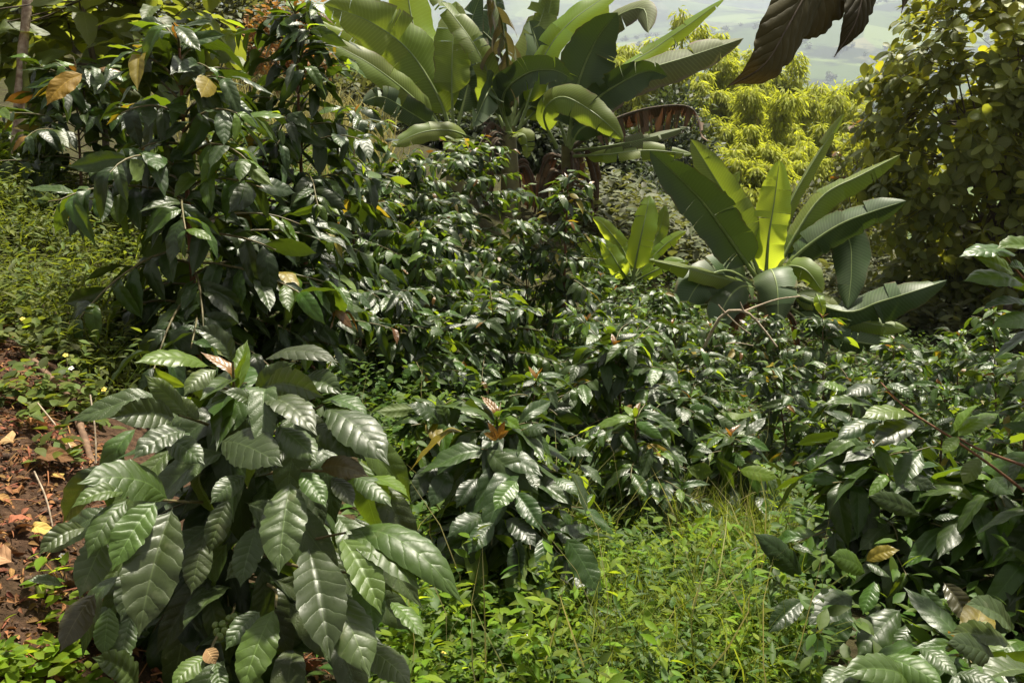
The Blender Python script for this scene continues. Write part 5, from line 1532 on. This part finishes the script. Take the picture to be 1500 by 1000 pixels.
# sticks
for pts, rad, mk, lb in [
    ([(1018, 540, 7.6), (1040, 490, 7.5), (1062, 458, 7.4), (1090, 456, 7.3), (1110, 472, 7.3), (1138, 508, 7.3)], .016, 'deadwood', 'bare dead branch forking before the right banana plant\'s stem')]:
    b = ground(1018, 7.7)
    root = empty('dead_branch', b, lb, 'branch')
    for sub, rd in ((pts, rad), ([(1062, 458, 7.4), (1052, 446, 7.4)], .008), ([(1090, 456, 7.3), (1110, 448, 7.35), (1140, 438, 7.35), (1172, 434, 7.4)], .009),
                    ([(1062, 458, 7.4), (1080, 475, 7.45), (1100, 490, 7.5)], .008), ([(1090, 456, 7.3), (1084, 442, 7.3)], .006), ([(1104, 466, 7.3), (1122, 470, 7.2)], .006),
                    ([(1046, 508, 7.5), (1075, 502, 7.5), (1104, 506, 7.5)], .006), ([(1018, 540, 7.6), (1010, 570, 7.65), tuple(PIX(b - np.array([0, 0, .05])))], .018)):
        V, F, U = tube(crom([W3(*map(float, q)) for q in sub], 10), np.linspace(rd, rd * .6, 10), 6)
        link(bpy.data.objects.new('twig', np_mesh('twig', V - b, F, U, [M['deadwood']])), root)
for pts, rad, lb in [([(-20, 478), (50, 535), (112, 598)], .012, 'thick rotting branch lying on the left bank'), ([(108, 600), (125, 650), (150, 730)], .011, 'mossy root-like stick lying beside the front bush')]:
    Q = [on_ground(*q) + np.array([0, 0, .012]) for q in pts]
    V, F, U = tube(crom(Q, 14), rad * (1 + .15 * np.sin(np.arange(14) * 2.1)) * np.linspace(1, .7, 14), 8)
    o = bpy.data.objects.new('fallen_branch', np_mesh('fallen_branch', V - Q[0], F, U, [M['stem']]))
    o.location = Q[0]
    tag(link(o), lb, 'branch')
for a_, b_, lb in [((55, 590), (128, 696), 'pale straw stalk leaning over the soil bank'), ((132, 578), (140, 690), 'thin upright dry stalk on the soil bank'), ((50, 690), (78, 775), 'thin dry stalk lying below the curled brown leaf')]:
    q1 = on_ground(*b_)
    d1 = float(PIX(q1)[2])
    q0 = W3(a_[0], a_[1], d1 + .05)
    V, F, U = tube(crom([q1 - np.array([0, 0, .01]), (q0 + q1) / 2 + np.array([.006, 0, .004]), q0], 8), .0022, 5)
    o = bpy.data.objects.new('dry_stalk', np_mesh('dry_stalk', V - q1, F, U, [M['deadwood']]))
    o.location = q1
    tag(link(o), lb, 'stalk')


# flowering weeds
def flower(px, py, lb, kind='petal', h=.10, s=.011, d_off=0.0):
    g = on_ground(px, py + 40)
    dd = float(PIX(g)[2])
    f = W3(px, py, dd)
    root = empty('flowering_weed', g, lb, 'flower', 'small flowers among the weeds')
    V, F, U = tube(crom([g, (g + f) / 2 + np.array([.006, 0, 0]), f], 7), .0012, 5)
    link(bpy.data.objects.new('stem', np_mesh('stem', V - g, F, U, [M['twig']])), root)
    k = 5
    a = np.arange(k) * 2 * math.pi / k + px
    up = nrm(CAM - f) * .6 + np.array([0, 0, .8])
    up = nrm(up)
    e1 = nrm(np.cross(up, [1, .2, 0])); e2 = np.cross(up, e1)
    dr = np.cos(a)[:, None] * e1 + np.sin(a)[:, None] * e2 + up * .12
    for q in range(k):
        V, F, U = scatter(HV * np.array([1.9, 1, 1]), HT, HU, frames(dr[q:q + 1], up[None], np.array([s])), (f - g)[None])
        link(bpy.data.objects.new('petal', np_mesh('petal', V, F, U, [M[kind]])), root)
    la = np.linspace(-1.3, 1.3, 5)
    V, F, U = tube((f - g) + up * (s * .28 * np.sin(la))[:, None], s * .34 * np.cos(la), 7)
    link(bpy.data.objects.new('flower_centre', np_mesh('flower_centre', V, F, U, [M['yellowpetal']])), root)
    V, F, U = herbs(np.zeros((1, 3)), np.random.default_rng(int(px)), (h * .7, h), 7, (.02, .04))
    link(bpy.data.objects.new('foliage', np_mesh('foliage', V, F, U, [M['weed']])), root)['kind'] = 'stuff'


for a in [(91, 813, 'white flower left of the front bush\'s lower leaves'), (104, 539, 'white flower at the foot of the left grass bank'), (33, 467, 'peach flower on the left bank above the rotting branch', 'yellowpetal'),
          (152, 570, 'creamy flower just above the front bush\'s leftmost leaf', 'yellowpetal'), (775, 930, 'white flower in the weeds below the bronze-tufted bush'), (785, 942, 'lower white flower beside another in the central weeds'),
          (737, 820, 'cream flower under the bronze-tufted bush'), (650, 955, 'yellowish flower head right of the front bush', 'yellowpetal'), (886, 990, 'white flower low in the central weeds'),
          (1094, 752, 'tiny white flower at the grassy edge under the right bushes'), (970, 985, 'white flower among weeds at the bottom edge'), (96, 520, 'yellow flower bud on the left bank', 'yellowpetal')]:
    flower(*a[:2], a[2], a[3] if len(a) > 3 else 'petal', s=.0065 if a[1] > 700 else .0085)

realize()
